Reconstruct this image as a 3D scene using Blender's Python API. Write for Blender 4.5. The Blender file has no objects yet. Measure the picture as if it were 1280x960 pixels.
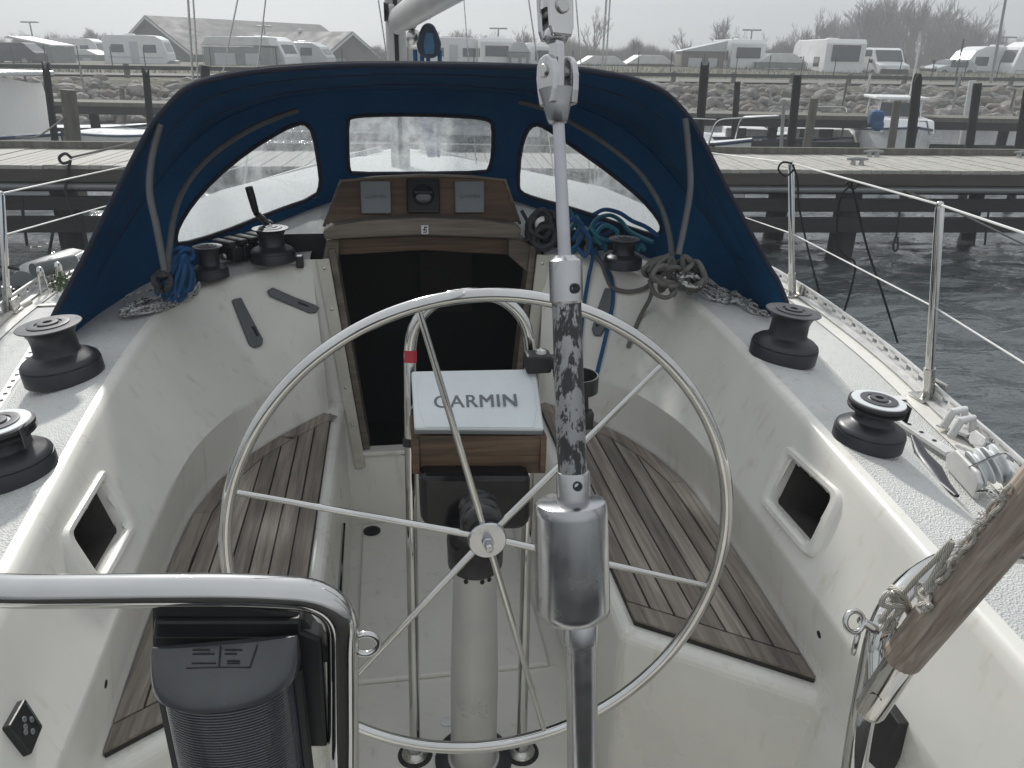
import bpy, bmesh, math, random
from mathutils import Vector as V, Matrix, noise as mnoise
from mathutils.bvhtree import BVHTree
random.seed(7)
sc = bpy.context.scene
COL = sc.collection
rad = math.radians
H = 2.5                                   # eye height over the water
CF, CP, CY, CR, CX = 978.1, rad(22.761), rad(9.016), rad(-.976), -.14
CAM = V((CX, 0, H))
# ------------------------------------------------------------------ survey helpers: a sight line through the photograph (1280x960) met at a depth
def ray(px, py):
    x, y = (px-640)/CF, (480-py)/CF
    c, s = math.cos(CR), math.sin(CR)
    x, y = x*c+y*s, -x*s+y*c
    F = math.cos(CP)+y*math.sin(CP); U = -math.sin(CP)+y*math.cos(CP)
    return V((x*math.cos(CY)+F*math.sin(CY), -x*math.sin(CY)+F*math.cos(CY), U))
def az(px, py, zr):
    r = ray(px, py); return CAM+r*(zr/r.z)
def ay(px, py, y):
    r = ray(px, py); return CAM+r*(y/r.y)
HD = V((math.sin(CY), math.cos(CY), 0)); RT = V((math.cos(CY), -math.sin(CY), 0))
def aF(px, py, F):
    r = ray(px, py); return CAM+r*(F/r.dot(HD))
def W(x, y, zr): return V((x, y, zr+H))
# ------------------------------------------------------------------ mesh builder
class MB:
    def __init__(s): s.v = []; s.f = []; s.uv = {}; s.sm = []
    def add(s, vs, fs, smooth=False, uvs=None):
        o = len(s.v); s.v += [V(p) for p in vs]
        for i, f in enumerate(fs):
            if uvs: s.uv[len(s.f)] = uvs[i]
            s.f.append([k+o for k in f]); s.sm.append(smooth)
        return s
    def box(s, c, d, m=None, bev=0):
        c = V(c); x, y, z = d[0]/2, d[1]/2, d[2]/2
        m = m or Matrix.Identity(3)
        if bev:
            b = min(bev, x*.9, y*.9, z*.9); vs = []; 
            bm = bmesh.new(); bmesh.ops.create_cube(bm, size=1)
            for q in bm.verts: q.co = V((q.co.x*2*x, q.co.y*2*y, q.co.z*2*z))
            bmesh.ops.bevel(bm, geom=list(bm.edges), offset=b, segments=2, profile=.5, affect='EDGES')
            bm.verts.index_update()
            s.add([c+m@q.co for q in bm.verts], [[q.index for q in f.verts] for f in bm.faces]); bm.free(); return s
        vs = [c+m@V((a*x, b*y, e*z)) for e in (-1, 1) for a, b in ((-1, -1), (1, -1), (1, 1), (-1, 1))]
        return s.add(vs, [(3, 2, 1, 0), (4, 5, 6, 7), (0, 1, 5, 4), (1, 2, 6, 5), (2, 3, 7, 6), (3, 0, 4, 7)])
    def tube(s, path, r, n=10, closed=False, caps=True, smooth=True, uvl=None, flat=None):
        P = [V(p) for p in path]; N = len(P)
        rs = r if isinstance(r, (list, tuple)) else [r]*N
        T = []
        for i in range(N):
            a = P[i-1] if (i > 0 or closed) else P[0]; b = P[(i+1) % N] if (i < N-1 or closed) else P[-1]
            t = b-a; T.append(t.normalized() if t.length > 1e-9 else V((0, 0, 1)))
        up = V((0, 0, 1)) if abs(T[0].z) < .9 else V((1, 0, 0))
        u = (up-T[0]*up.dot(T[0])).normalized(); vs = []; L = 0; Ls = []
        for i in range(N):
            u = u-T[i]*u.dot(T[i])
            u = u.normalized() if u.length > 1e-6 else T[i].orthogonal().normalized()
            w = T[i].cross(u)
            if i: L += (P[i]-P[i-1]).length
            Ls.append(L)
            for k in range(n):
                a = 2*math.pi*k/n; fa = flat or (1, 1)
                vs.append(P[i]+u*(math.cos(a)*rs[i]*fa[0])+w*(math.sin(a)*rs[i]*fa[1]))
        fs = []; uvs = []
        for i in range(N if closed else N-1):
            j = (i+1) % N
            for k in range(n):
                q = (k+1) % n
                fs.append((i*n+k, i*n+q, j*n+q, j*n+k))
                l0, l1 = Ls[i], (Ls[j] if j else L+.01)
                uvs.append(((l0, k/n), (l0, (k+1)/n), (l1, (k+1)/n), (l1, k/n)))
        if caps and not closed:
            fs.append(tuple(range(n-1, -1, -1))); uvs.append(tuple((0, 0) for _ in range(n)))
            fs.append(tuple((N-1)*n+k for k in range(n))); uvs.append(tuple((L, 0) for _ in range(n)))
        return s.add(vs, fs, smooth, uvs)
    def lathe(s, prof, o=(0, 0, 0), m=None, n=32, smooth=True, cap=True):
        o = V(o); m = m or Matrix.Identity(3); vs = []; fs = []
        for r, z in prof:
            for k in range(n):
                a = 2*math.pi*k/n; vs.append(o+m@V((r*math.cos(a), r*math.sin(a), z)))
        for i in range(len(prof)-1):
            for k in range(n):
                q = (k+1) % n; fs.append((i*n+k, i*n+q, (i+1)*n+q, (i+1)*n+k))
        if cap:
            fs.append(tuple(range(n-1, -1, -1))); fs.append(tuple((len(prof)-1)*n+k for k in range(n)))
        return s.add(vs, fs, smooth)
    def prism(s, pts, ex, o=(0, 0, 0), m=None):
        """outline in the local x-z plane, extruded along local y by ex"""
        o = V(o); m = m or Matrix.Identity(3); n = len(pts)
        vs = [o+m@V((p[0], -ex/2, p[1])) for p in pts]+[o+m@V((p[0], ex/2, p[1])) for p in pts]
        return s.add(vs, [tuple(range(n)), tuple(range(2*n-1, n-1, -1))]+[(i, i+n, (i+1) % n+n, (i+1) % n) for i in range(n)])
    def slab(s, loop, vec):
        """a polygon loop in space thickened by vec"""
        n = len(loop); vec = V(vec); vs = [V(p) for p in loop]+[V(p)+vec for p in loop]
        return s.add(vs, [tuple(range(n)), tuple(range(2*n-1, n-1, -1))]+[(i, i+n, (i+1) % n+n, (i+1) % n) for i in range(n)])
    def grid(s, rows, smooth=True, closed=False):
        n = len(rows[0]); vs = [p for r in rows for p in r]; fs = []
        for i in range(len(rows)-1):
            for k in range(n if closed else n-1):
                q = (k+1) % n; fs.append((i*n+k, i*n+q, (i+1)*n+q, (i+1)*n+k))
        return s.add(vs, fs, smooth)
    def ball(s, c, r, n=12, sc_=(1, 1, 1), m=None):
        prof = [(max(1e-4, math.sin(math.pi*i/(n//2))), -math.cos(math.pi*i/(n//2))) for i in range(n//2+1)]
        m = m or Matrix.Identity(3); D = Matrix.Diagonal((r*sc_[0], r*sc_[1], r*sc_[2]))
        return s.lathe(prof, c, m@D, n)
    def build(s, name, mat, parent=None, bevel=0, solid=0, auto=None, fix=True):
        me = bpy.data.meshes.new(name); off = OFF.get(parent.name, V()) if parent else V()
        me.from_pydata([p-off for p in s.v], [], s.f); 
        if s.uv:
            ul = me.uv_layers.new(name='uv')
            for pi, p in enumerate(me.polygons):
                if pi in s.uv:
                    for k, li in enumerate(p.loop_indices): ul.data[li].uv = s.uv[pi][k]
        for p, q in zip(me.polygons, s.sm): p.use_smooth = q
        if fix:
            bm = bmesh.new(); bm.from_mesh(me); bmesh.ops.recalc_face_normals(bm, faces=bm.faces); bm.to_mesh(me); bm.free()
        if any(s.sm): me.set_sharp_from_angle(angle=rad(38))
        if mat: me.materials.append(mat)
        o = bpy.data.objects.new(name, me); COL.objects.link(o)
        if parent: o.parent = parent; OFF[o.name] = off
        if solid:
            q = o.modifiers.new('Solidify', 'SOLIDIFY'); q.thickness = solid; q.offset = 0
        if bevel:
            q = o.modifiers.new('Bevel', 'BEVEL'); q.width = bevel; q.segments = 2; q.limit_method = 'ANGLE'
        return o
OFF = {}
def tag(o, label, cat, group=None, kind=None):
    o['label'] = label; o['category'] = cat
    if group: o['group'] = group
    if kind: o['kind'] = kind
    return o
def thing(name, label, cat, loc=(0, 0, 0), rz=0, group=None):
    o = bpy.data.objects.new(name, None); COL.objects.link(o); o.empty_display_size = .05
    o.location = loc; o.rotation_euler = (0, 0, rz); OFF[o.name] = V() if rz else V(loc)
    return tag(o, label, cat, group)
def local(o):                              # parts of o are written in its own frame
    OFF[o.name] = V(); return o
def kids(o): return [c for c in list(COL.objects) if c.parent == o]
def dup(root, loc, rot=None, label=None, scale=None):
    r = root.copy(); COL.objects.link(r); r.location = loc
    if rot is not None: r.rotation_euler = rot if isinstance(rot, (tuple, list)) else (0, 0, rot)
    if scale: r.scale = scale if isinstance(scale, (tuple, list)) else (scale,)*3
    if label: r['label'] = label
    for ch in kids(root):
        c = ch.copy(); COL.objects.link(c); c.parent = r
        for g in kids(ch):
            d = g.copy(); COL.objects.link(d); d.parent = c
    return r
def frame(z, xh=(1, 0, 0)):
    z = V(z).normalized(); x = V(xh); x = x-z*x.dot(z)
    x = x.normalized() if x.length > 1e-5 else z.orthogonal().normalized()
    y = z.cross(x); return Matrix((x, y, z)).transposed()
def rz(a): return Matrix.Rotation(a, 3, 'Z')
def cat(pts, sub=8, closed=False):
    P = [V(p) for p in pts]; N = len(P); out = []
    for i in range(N if closed else N-1):
        p0 = P[i-1] if (i or closed) else P[0]*2-P[1]
        p1 = P[i]; p2 = P[(i+1) % N]
        p3 = P[(i+2) % N] if (closed or i+2 < N) else P[-1]*2-P[-2]
        for k in range(sub):
            t = k/sub
            out.append(.5*((2*p1)+(p2-p0)*t+(2*p0-5*p1+4*p2-p3)*t*t+(3*p1-p0-3*p2+p3)*t*t*t))
    if not closed: out.append(P[-1])
    return out
def resample(pts, n, closed=False):
    P = [V(p) for p in pts]
    if closed: P = P+[P[0]]
    L = [0]
    for a, b in zip(P, P[1:]): L.append(L[-1]+(b-a).length)
    out = []; j = 0
    for i in range(n):
        t = L[-1]*i/((n) if closed else (n-1))
        while j < len(P)-2 and L[j+1] < t: j += 1
        q = (t-L[j])/max(1e-9, L[j+1]-L[j]); out.append(P[j].lerp(P[j+1], min(1, q)))
    return out
def fillet(pts, r, seg=5):
    P = [V(p) for p in pts]; out = [P[0]]
    for i in range(1, len(P)-1):
        a, b = (P[i-1]-P[i]), (P[i+1]-P[i]); q = min(r, a.length*.49, b.length*.49)
        s0, s1 = P[i]+a.normalized()*q, P[i]+b.normalized()*q
        for k in range(seg+1):
            t = k/seg; out.append(s0*(1-t)**2+P[i]*2*t*(1-t)+s1*t*t)
    return out+[P[-1]]
def chaikin(P, it=2):
    for _ in range(it):
        Q = []
        for i in range(len(P)):
            a, b = P[i], P[(i+1) % len(P)]
            Q += [tuple(.75*x+.25*y for x, y in zip(a, b)), tuple(.25*x+.75*y for x, y in zip(a, b))]
        P = Q
    return P
def inside(x, y, P):
    c = False; j = len(P)-1
    for i in range(len(P)):
        if (P[i][1] > y) != (P[j][1] > y) and x < (P[j][0]-P[i][0])*(y-P[i][1])/(P[j][1]-P[i][1])+P[i][0]: c = not c
        j = i
    return c
def project(p):
    d = V(p)-CAM; F = d.dot(HD); Rr = d.dot(RT); U = d.z
    dd = F*math.cos(CP)-U*math.sin(CP); u = F*math.sin(CP)+U*math.cos(CP)
    if dd < .01: return (-9999, -9999)
    x, y = Rr/dd, u/dd; c, s = math.cos(CR), math.sin(CR)
    return (640+CF*(x*c-y*s), 480-CF*(x*s+y*c))
def clip(poly, n, d):
    out = []
    for i in range(len(poly)):
        a, b = poly[i], poly[(i+1) % len(poly)]
        da = a[0]*n[0]+a[1]*n[1]-d; db = b[0]*n[0]+b[1]*n[1]-d
        if da <= 0: out.append(a)
        if (da < 0 < db) or (db < 0 < da):
            t = da/(da-db); out.append((a[0]+(b[0]-a[0])*t, a[1]+(b[1]-a[1])*t))
    return out
# ------------------------------------------------------------------ materials
def nodes(name):
    m = bpy.data.materials.new(name); m.use_nodes = True; nt = m.node_tree
    b = nt.nodes['Principled BSDF']; return m, nt, b
def link(nt, a, ao, b, bi): nt.links.new(a.outputs[ao], b.inputs[bi])
def coord(nt, scale=(1, 1, 1), kind='Object', rot=(0, 0, 0)):
    tc = nt.nodes.new('ShaderNodeTexCoord'); mp = nt.nodes.new('ShaderNodeMapping')
    mp.inputs['Scale'].default_value = scale; mp.inputs['Rotation'].default_value = rot
    link(nt, tc, kind, mp, 'Vector'); return mp
def noise(nt, mp, scale, detail=4, rough=.55, dist=0):
    n = nt.nodes.new('ShaderNodeTexNoise'); n.inputs['Scale'].default_value = scale; n.inputs['Detail'].default_value = detail
    n.inputs['Roughness'].default_value = rough; n.inputs['Distortion'].default_value = dist
    if mp: link(nt, mp, 'Vector', n, 'Vector')
    return n
def ramp(nt, src, out, stops):
    r = nt.nodes.new('ShaderNodeValToRGB'); e = r.color_ramp.elements
    while len(e) < len(stops): e.new(.5)
    for q, (p, c) in zip(e, stops):
        q.position = p; q.color = (c if hasattr(c, '__len__') else (c, c, c))[:3]+(1,) if not hasattr(c, '__len__') or len(c) == 3 else c
    link(nt, src, out, r, 'Fac'); return r
def bump(nt, b, src, out, strength, dist=.01, prev=None):
    n = nt.nodes.new('ShaderNodeBump'); n.inputs['Strength'].default_value = strength; n.inputs['Distance'].default_value = dist
    link(nt, src, out, n, 'Height')
    if prev: link(nt, prev, 'Normal', n, 'Normal')
    link(nt, n, 'Normal', b, 'Normal'); return n
def plain(name, col, rough=.5, metal=0, var=.25, scale=6, bmp=0, bscale=60, stretch=(1, 1, 1), spec=.5, rvar=.1, bdist=.004):
    m, nt, b = nodes(name)
    mp = coord(nt, stretch); n = noise(nt, mp, scale, 5, .6)
    lo = tuple(c*(1-var) for c in col); hi = tuple(min(1, c*(1+var)) for c in col)
    r = ramp(nt, n, 'Fac', [(.3, lo), (.7, hi)]); link(nt, r, 'Color', b, 'Base Color')
    b.inputs['Metallic'].default_value = metal; b.inputs['Specular IOR Level'].default_value = spec
    r2 = ramp(nt, n, 'Fac', [(.3, max(.02, rough-rvar)), (.7, min(1, rough+rvar))]); link(nt, r2, 'Color', b, 'Roughness')
    if bmp:
        n2 = noise(nt, coord(nt, stretch), bscale, 3, .6); bump(nt, b, n2, 'Fac', bmp, bdist)
    return m
M = {}
def gelcoat(name, col, rough, nonslip=0):
    m, nt, b = nodes(name)
    mp = coord(nt); n = noise(nt, mp, 2.2, 6, .62)
    st = noise(nt, coord(nt, (9, 9, 1.2)), 3, 5, .6)
    mx = nt.nodes.new('ShaderNodeMix'); mx.data_type = 'RGBA'; mx.blend_type = 'MULTIPLY'; mx.inputs[0].default_value = 1
    r = ramp(nt, n, 'Fac', [(.25, tuple(c*.86 for c in col)), (.6, col), (.85, tuple(min(1, c*1.06) for c in col))])
    r2 = ramp(nt, st, 'Fac', [(.22, (.80, .76, .68)), (.42, (1, 1, 1))])
    link(nt, r, 'Color', mx, 6); link(nt, r2, 'Color', mx, 7)
    sp = noise(nt, mp, 38, 2, .5); r3 = ramp(nt, sp, 'Fac', [(.17, (.25, .22, .18)), (.2, (1, 1, 1))])
    mx2 = nt.nodes.new('ShaderNodeMix'); mx2.data_type = 'RGBA'; mx2.blend_type = 'MULTIPLY'; mx2.inputs[0].default_value = .8
    link(nt, mx, 2, mx2, 6); link(nt, r3, 'Color', mx2, 7); link(nt, mx2, 2, b, 'Base Color')
    rr = ramp(nt, n, 'Fac', [(.3, rough-.06), (.7, rough+.12)]); link(nt, rr, 'Color', b, 'Roughness')
    if nonslip:
        v = nt.nodes.new('ShaderNodeTexVoronoi'); v.inputs['Scale'].default_value = 250; link(nt, mp, 'Vector', v, 'Vector')
        g = noise(nt, mp, 380, 2); p = bump(nt, b, v, 'Distance', nonslip, .004); bump(nt, b, g, 'Fac', .25, .002, p)
    else:
        bump(nt, b, noise(nt, mp, 5, 2), 'Fac', .04, .02)
    return m
M['gel'] = gelcoat('gelcoat', (.73, .715, .665), .3)
M['deck'] = gelcoat('nonslip_gelcoat', (.60, .605, .59), .68, .8)
M['hullw'] = gelcoat('hull_gelcoat', (.68, .68, .66), .2)
def teak_mat(name, lo, mid, hi, axis='y', rough=.75, scale=1):
    m, nt, b = nodes(name)
    st = {'y': (34, 1.6, 34), 'x': (1.6, 34, 34), 'z': (34, 34, 1.6)}[axis]
    mp = coord(nt, tuple(q*scale for q in st)); n = noise(nt, mp, 1.6, 7, .68, .5)
    big = noise(nt, coord(nt, (9, 1.1, 9) if axis == 'y' else (1.1, 9, 9)), 1.1, 3)
    r = ramp(nt, n, 'Fac', [(.28, lo), (.5, mid), (.75, hi)])
    mx = nt.nodes.new('ShaderNodeMix'); mx.data_type = 'RGBA'; mx.blend_type = 'MULTIPLY'; mx.inputs[0].default_value = 1
    r2 = ramp(nt, big, 'Fac', [(.3, (.62, .6, .58)), (.7, (1.15, 1.1, 1.06))])
    link(nt, r, 'Color', mx, 6); link(nt, r2, 'Color', mx, 7)
    gi = nt.nodes.new('ShaderNodeNewGeometry'); r4 = ramp(nt, gi, 'Random Per Island', [(0, (.70, .69, .68)), (.5, (1, .98, .96)), (1, (1.22, 1.22, 1.2))])
    mx3 = nt.nodes.new('ShaderNodeMix'); mx3.data_type = 'RGBA'; mx3.blend_type = 'MULTIPLY'; mx3.inputs[0].default_value = 1; link(nt, mx, 2, mx3, 6); link(nt, r4, 'Color', mx3, 7); link(nt, mx3, 2, b, 'Base Color')
    b.inputs['Roughness'].default_value = rough; bump(nt, b, n, 'Fac', .6, .003); return m
M['teak'] = teak_mat('weathered_teak', (.105, .096, .087), (.25, .228, .203), (.40, .37, .335))
M['teakbox'] = teak_mat('oiled_teak', (.035, .024, .016), (.125, .085, .056), (.21, .15, .105), 'x', .55)
M['teakdark'] = teak_mat('brown_teak', (.06, .035, .022), (.13, .08, .05), (.19, .125, .08), 'x', .55)
M['greywood'] = teak_mat('grey_wood', (.08, .07, .06), (.17, .15, .125), (.25, .23, .2), 'x', .6)
M['pole'] = teak_mat('weathered_varnished_wood', (.17, .125, .10), (.30, .235, .19), (.40, .33, .275), 'y', .6, .5)
def metal(name, col, rough, scr=.3, scale=40, dirt=0):
    m, nt, b = nodes(name); mp = coord(nt); n = noise(nt, mp, scale, 5, .6)
    n2 = noise(nt, mp, 6, 4)
    r = ramp(nt, n2, 'Fac', [(.3, tuple(c*.8 for c in col)), (.65, col)])
    if dirt:
        d = noise(nt, coord(nt, (1, 1, .25)), 45, 6, .7); rd = ramp(nt, d, 'Fac', [(.30, (.45, .44, .42)), (.30+dirt*2, (1, 1, 1))])
        mx = nt.nodes.new('ShaderNodeMix'); mx.data_type = 'RGBA'; mx.blend_type = 'MULTIPLY'; mx.inputs[0].default_value = 1
        link(nt, r, 'Color', mx, 6); link(nt, rd, 'Color', mx, 7); link(nt, mx, 2, b, 'Base Color')
    else: link(nt, r, 'Color', b, 'Base Color')
    b.inputs['Metallic'].default_value = 1
    rr = ramp(nt, n, 'Fac', [(.3, max(.03, rough*(1-scr))), (.7, rough*(1+scr))]); link(nt, rr, 'Color', b, 'Roughness')
    bump(nt, b, n, 'Fac', .02 if not dirt else .04, .002); return m
M['chrome'] = metal('stainless', (.62, .615, .60), .065)
M['steel'] = metal('dull_stainless', (.56, .555, .53), .27, .2, 60)
M['alu'] = metal('worn_aluminium', (.54, .54, .55), .23, .35, 30, .05)
M['mastalu'] = plain('mast_aluminium', (.42, .42, .41), .45, .4, .12)
M['railalu'] = plain('anodised_rail', (.55, .55, .545), .5, .3, .12, 20)
m, nt, b = nodes('chipped_black_paint'); mp = coord(nt, (1, 1, .35)); n = noise(nt, mp, 110, 6, .7, .2); n2 = noise(nt, coord(nt), 11, 3)
a = nt.nodes.new('ShaderNodeMath'); a.operation = 'MULTIPLY_ADD'; a.inputs[1].default_value = .75; link(nt, n2, 'Fac', a, 0); link(nt, n, 'Fac', a, 2)
r = ramp(nt, a, 'Value', [(.90, (.035, .035, .037)), (.94, (.38, .38, .39))]); link(nt, r, 'Color', b, 'Base Color')
r = ramp(nt, a, 'Value', [(.90, 0.0), (.925, .9)]); link(nt, r, 'Color', b, 'Metallic'); b.inputs['Roughness'].default_value = .42
bump(nt, b, a, 'Value', .3, .003); M['chip'] = m
M['black'] = plain('black_plastic', (.012, .0125, .014), .45, 0, .3, 12, .1, 80)
M['gloss'] = plain('gloss_black', (.006, .006, .0075), .22, 0, .2, 8)
M['winch'] = plain('anodised_charcoal', (.036, .037, .044), .42, .35, .2, 14, .05, 90)
M['winchtop'] = plain('anodised_grey', (.075, .075, .08), .42, .25, .15, 30)
M['whiteplas'] = plain('white_plastic', (.62, .64, .65), .4, 0, .06, 5)
M['cover'] = plain('pale_cover', (.60, .64, .655), .45, 0, .06, 9, .04, 30)
M['greycover'] = plain('grey_cover', (.20, .215, .225), .5, 0, .1, 9)
M['greyplas'] = plain('grey_plastic', (.10, .11, .115), .5, 0, .12, 20)
M['letters'] = plain('grey_print', (.12, .135, .15), .5, 0, .05)
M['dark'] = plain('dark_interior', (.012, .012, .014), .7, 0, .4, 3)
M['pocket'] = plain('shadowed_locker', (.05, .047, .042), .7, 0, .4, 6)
M['caulk'] = plain('black_caulk', (.012, .011, .010), .6)
M['rubber'] = plain('rubber', (.02, .02, .021), .7, 0, .3, 30, .2, 60)
M['red'] = plain('red_tape', (.35, .02, .03), .5)
M['pedestal'] = plain('painted_pedestal', (.50, .50, .485), .35, .35, .1, 5)
m, nt, b = nodes('blue_canvas'); mp = coord(nt); n = noise(nt, mp, 3, 5, .6); nf = noise(nt, mp, 420, 2)
r = ramp(nt, n, 'Fac', [(.3, (.007, .062, .14)), (.7, (.014, .100, .215))]); link(nt, r, 'Color', b, 'Base Color')
b.inputs['Roughness'].default_value = .85; b.inputs['Specular IOR Level'].default_value = .12
wr = noise(nt, coord(nt, (1, 1, 2.2)), 4.5, 4, .55); p = bump(nt, b, wr, 'Fac', .8, .03); bump(nt, b, nf, 'Fac', .25, .002, p)
tr = nt.nodes.new('ShaderNodeBsdfTranslucent'); tr.inputs['Color'].default_value = (.002, .075, .20, 1)
ms = nt.nodes.new('ShaderNodeMixShader'); ms.inputs[0].default_value = .3
link(nt, b, 'BSDF', ms, 1); link(nt, tr, 'BSDF', ms, 2); link(nt, ms, 'Shader', nt.nodes['Material Output'], 'Surface'); M['canvas'] = m
M['seam'] = plain('seam_thread', (.012, .03, .07), .8)
M['piping'] = plain('navy_binding', (.008, .013, .03), .8)
M['sleeve'] = plain('grey_tube_sleeve', (.10, .105, .11), .55, .2, .15, 20)
m, nt, b = nodes('cloudy_vinyl'); mp = coord(nt); n = noise(nt, mp, 5, 6, .65, .6); dr = noise(nt, mp, 9, 2, .5); sk = noise(nt, coord(nt, (12, 12, 1.2), rot=(0, .45, 0)), 3, 6, .7)
b.inputs['Base Color'].default_value = (.75, .78, .8, 1); b.inputs['Roughness'].default_value = .35
tp = nt.nodes.new('ShaderNodeBsdfTransparent'); tp.inputs['Color'].default_value = (.70, .73, .75, 1)
tl = nt.nodes.new('ShaderNodeBsdfTranslucent'); tl.inputs['Color'].default_value = (.5, .53, .55, 1)
m1 = nt.nodes.new('ShaderNodeMixShader'); m1.inputs[0].default_value = .75; link(nt, b, 'BSDF', m1, 1); link(nt, tl, 'BSDF', m1, 2)
ad = nt.nodes.new('ShaderNodeMath'); ad.operation = 'MULTIPLY_ADD'; ad.inputs[1].default_value = .35; link(nt, sk, 'Fac', ad, 0); link(nt, n, 'Fac', ad, 2)
r = ramp(nt, ad, 'Value', [(.50, .16), (.66, .36), (.86, .70)])
vo = nt.nodes.new('ShaderNodeTexVoronoi'); vo.inputs['Scale'].default_value = 60; link(nt, mp, 'Vector', vo, 'Vector')
r2 = ramp(nt, vo, 'Distance', [(.10, .8), (.17, 0.0)]); rm = ramp(nt, dr, 'Fac', [(.5, 0.0), (.6, 1.0)])
dm = nt.nodes.new('ShaderNodeMath'); dm.operation = 'MULTIPLY'; link(nt, r2, 'Color', dm, 0); link(nt, rm, 'Color', dm, 1)
mxx = nt.nodes.new('ShaderNodeMath'); mxx.operation = 'MAXIMUM'; link(nt, r, 'Color', mxx, 0); link(nt, dm, 'Value', mxx, 1)
m2 = nt.nodes.new('ShaderNodeMixShader'); link(nt, mxx, 'Value', m2, 0); link(nt, tp, 'BSDF', m2, 1); link(nt, m1, 'Shader', m2, 2)
link(nt, m2, 'Shader', nt.nodes['Material Output'], 'Surface'); M['vinyl'] = m
def rope_mat(name, c1, c2, thr=.5, kind='twist'):
    m, nt, b = nodes(name); mp = coord(nt, (1, 1, 1), 'UV')
    if kind == 'twist':
        w = nt.nodes.new('ShaderNodeTexWave'); w.bands_direction = 'DIAGONAL'; w.inputs['Scale'].default_value = 1
        mp.inputs['Scale'].default_value = (130, 6.3, 1); w.inputs['Distortion'].default_value = .4; out = 'Fac'
        link(nt, mp, 'Vector', w, 'Vector'); src = w
    else:
        mp.inputs['Scale'].default_value = (150, 7, 1); src = nt.nodes.new('ShaderNodeTexVoronoi'); src.inputs['Scale'].default_value = 1; link(nt, mp, 'Vector', src, 'Vector'); out = 'Color'
        sp = nt.nodes.new('ShaderNodeSeparateColor'); link(nt, src, 'Color', sp, 'Color'); src = sp; out = 'Red'
    r = ramp(nt, src, out, [(max(0, thr-.12), c1), (min(1, thr+.12), c2)]); link(nt, r, 'Color', b, 'Base Color')
    b.inputs['Roughness'].default_value = .85; bump(nt, b, src, out, .5, .003); return m
M['ropegrey'] = rope_mat('grey_rope', (.10, .10, .095), (.20, .19, .175))
M['ropedark'] = rope_mat('charcoal_rope', (.03, .03, .034), (.075, .075, .082))
M['ropewhite'] = rope_mat('white_rope', (.34, .32, .28), (.62, .6, .54))
M['ropefleck'] = rope_mat('flecked_rope', (.03, .033, .04), (.46, .46, .45), .3, 'fleck')
M['ropeblue'] = rope_mat('blue_rope', (.008, .05, .14), (.015, .11, .28))
M['ropeteal'] = rope_mat('teal_rope', (.012, .10, .15), (.03, .22, .30))
M['ropeblack'] = rope_mat('black_rope', (.008, .008, .009), (.025, .025, .027))
M['pilewood'] = plain('tarred_pile', (.018, .0165, .016), .9, 0, .45, 4, .6, 14, (4, 4, .5), bdist=.02)
M['pilegrey'] = plain('weathered_pile', (.13, .125, .105), .9, 0, .35, 4, .6, 14, (4, 4, .5), bdist=.02)
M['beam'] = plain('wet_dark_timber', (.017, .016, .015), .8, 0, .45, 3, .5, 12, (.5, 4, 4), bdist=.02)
M['plank'] = plain('bleached_planks', (.34, .33, .30), .8, 0, .25, 3, .5, 18, (4, 4, 1), bdist=.01)
M['stone1'] = plain('grey_stone', (.15, .142, .13), .9, 0, .4, 2.5, .5, 8, bdist=.04)
M['stone2'] = plain('brown_stone', (.135, .115, .098), .9, 0, .4, 2.5, .5, 8, bdist=.04)
M['stone3'] = plain('pale_stone', (.22, .205, .19), .9, 0, .35, 2.5, .5, 8, bdist=.04)
M['ground'] = plain('winter_grass', (.085, .078, .05), .95, 0, .45, .6, .6, 6, bdist=.1)
M['track'] = plain('gravel_road', (.13, .125, .115), .95, 0, .2, 1, .3, 20)
M['bark'] = plain('bark', (.11, .095, .083), .9, 0, .3, 3)
M['brush'] = plain('mist_paled_twigs', (.15, .13, .115), .95, 0, .3, 1)  # twig colour lightened to stand in for mist
M['carvan'] = plain('caravan_white', (.70, .71, .71), .35, 0, .06, 2)
M['carvang'] = plain('caravan_grey', (.45, .47, .48), .4, 0, .06, 2)
M['glass'] = plain('dark_glass', (.03, .035, .04), .08, 0, .2, 3, spec=.7)
M['awning'] = plain('awning_grey', (.20, .205, .20), .85, 0, .2, 2)
M['awnroof'] = plain('awning_roof', (.60, .61, .60), .6, 0, .12, 2)
M['brown'] = plain('awning_brown', (.13, .11, .095), .85, 0, .2, 2)
M['roofing'] = plain('dark_roof', (.055, .054, .053), .7, 0, .15, 1)
M['barnwall'] = plain('barn_wall', (.05, .049, .046), .85, 0, .2, 1, .4, 3, (6, 6, .2), bdist=.03)
M['trim'] = plain('white_trim', (.55, .55, .54), .6, 0, .1)
M['carpaint'] = plain('dark_car', (.03, .033, .038), .2, .3, .1)
M['boatwhite'] = plain('boat_white', (.68, .69, .69), .3, 0, .08, 3)
M['boatblue'] = plain('blue_cloth', (.018, .07, .18), .8, 0, .2, 6)
M['boatnavy'] = plain('blue_boot', (.02, .05, .10), .5)
M['tarp'] = plain('white_tarp', (.8, .8, .79), .55, 0, .05, 3, .8, 4, (3, 3, .6), bdist=.08)
nt = M['tarp'].node_tree; b = nt.nodes['Principled BSDF']; tr = nt.nodes.new('ShaderNodeBsdfTranslucent'); tr.inputs['Color'].default_value = (.95, .95, .94, 1)
ms = nt.nodes.new('ShaderNodeMixShader'); ms.inputs[0].default_value = .6; link(nt, b, 'BSDF', ms, 1); link(nt, tr, 'BSDF', ms, 2); link(nt, ms, 'Shader', nt.nodes['Material Output'], 'Surface')
M['lightpole'] = plain('galvanised', (.30, .31, .31), .5, .5, .1)
M['fender'] = plain('grey_fender', (.09, .10, .105), .45, 0, .15, 8)
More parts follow.
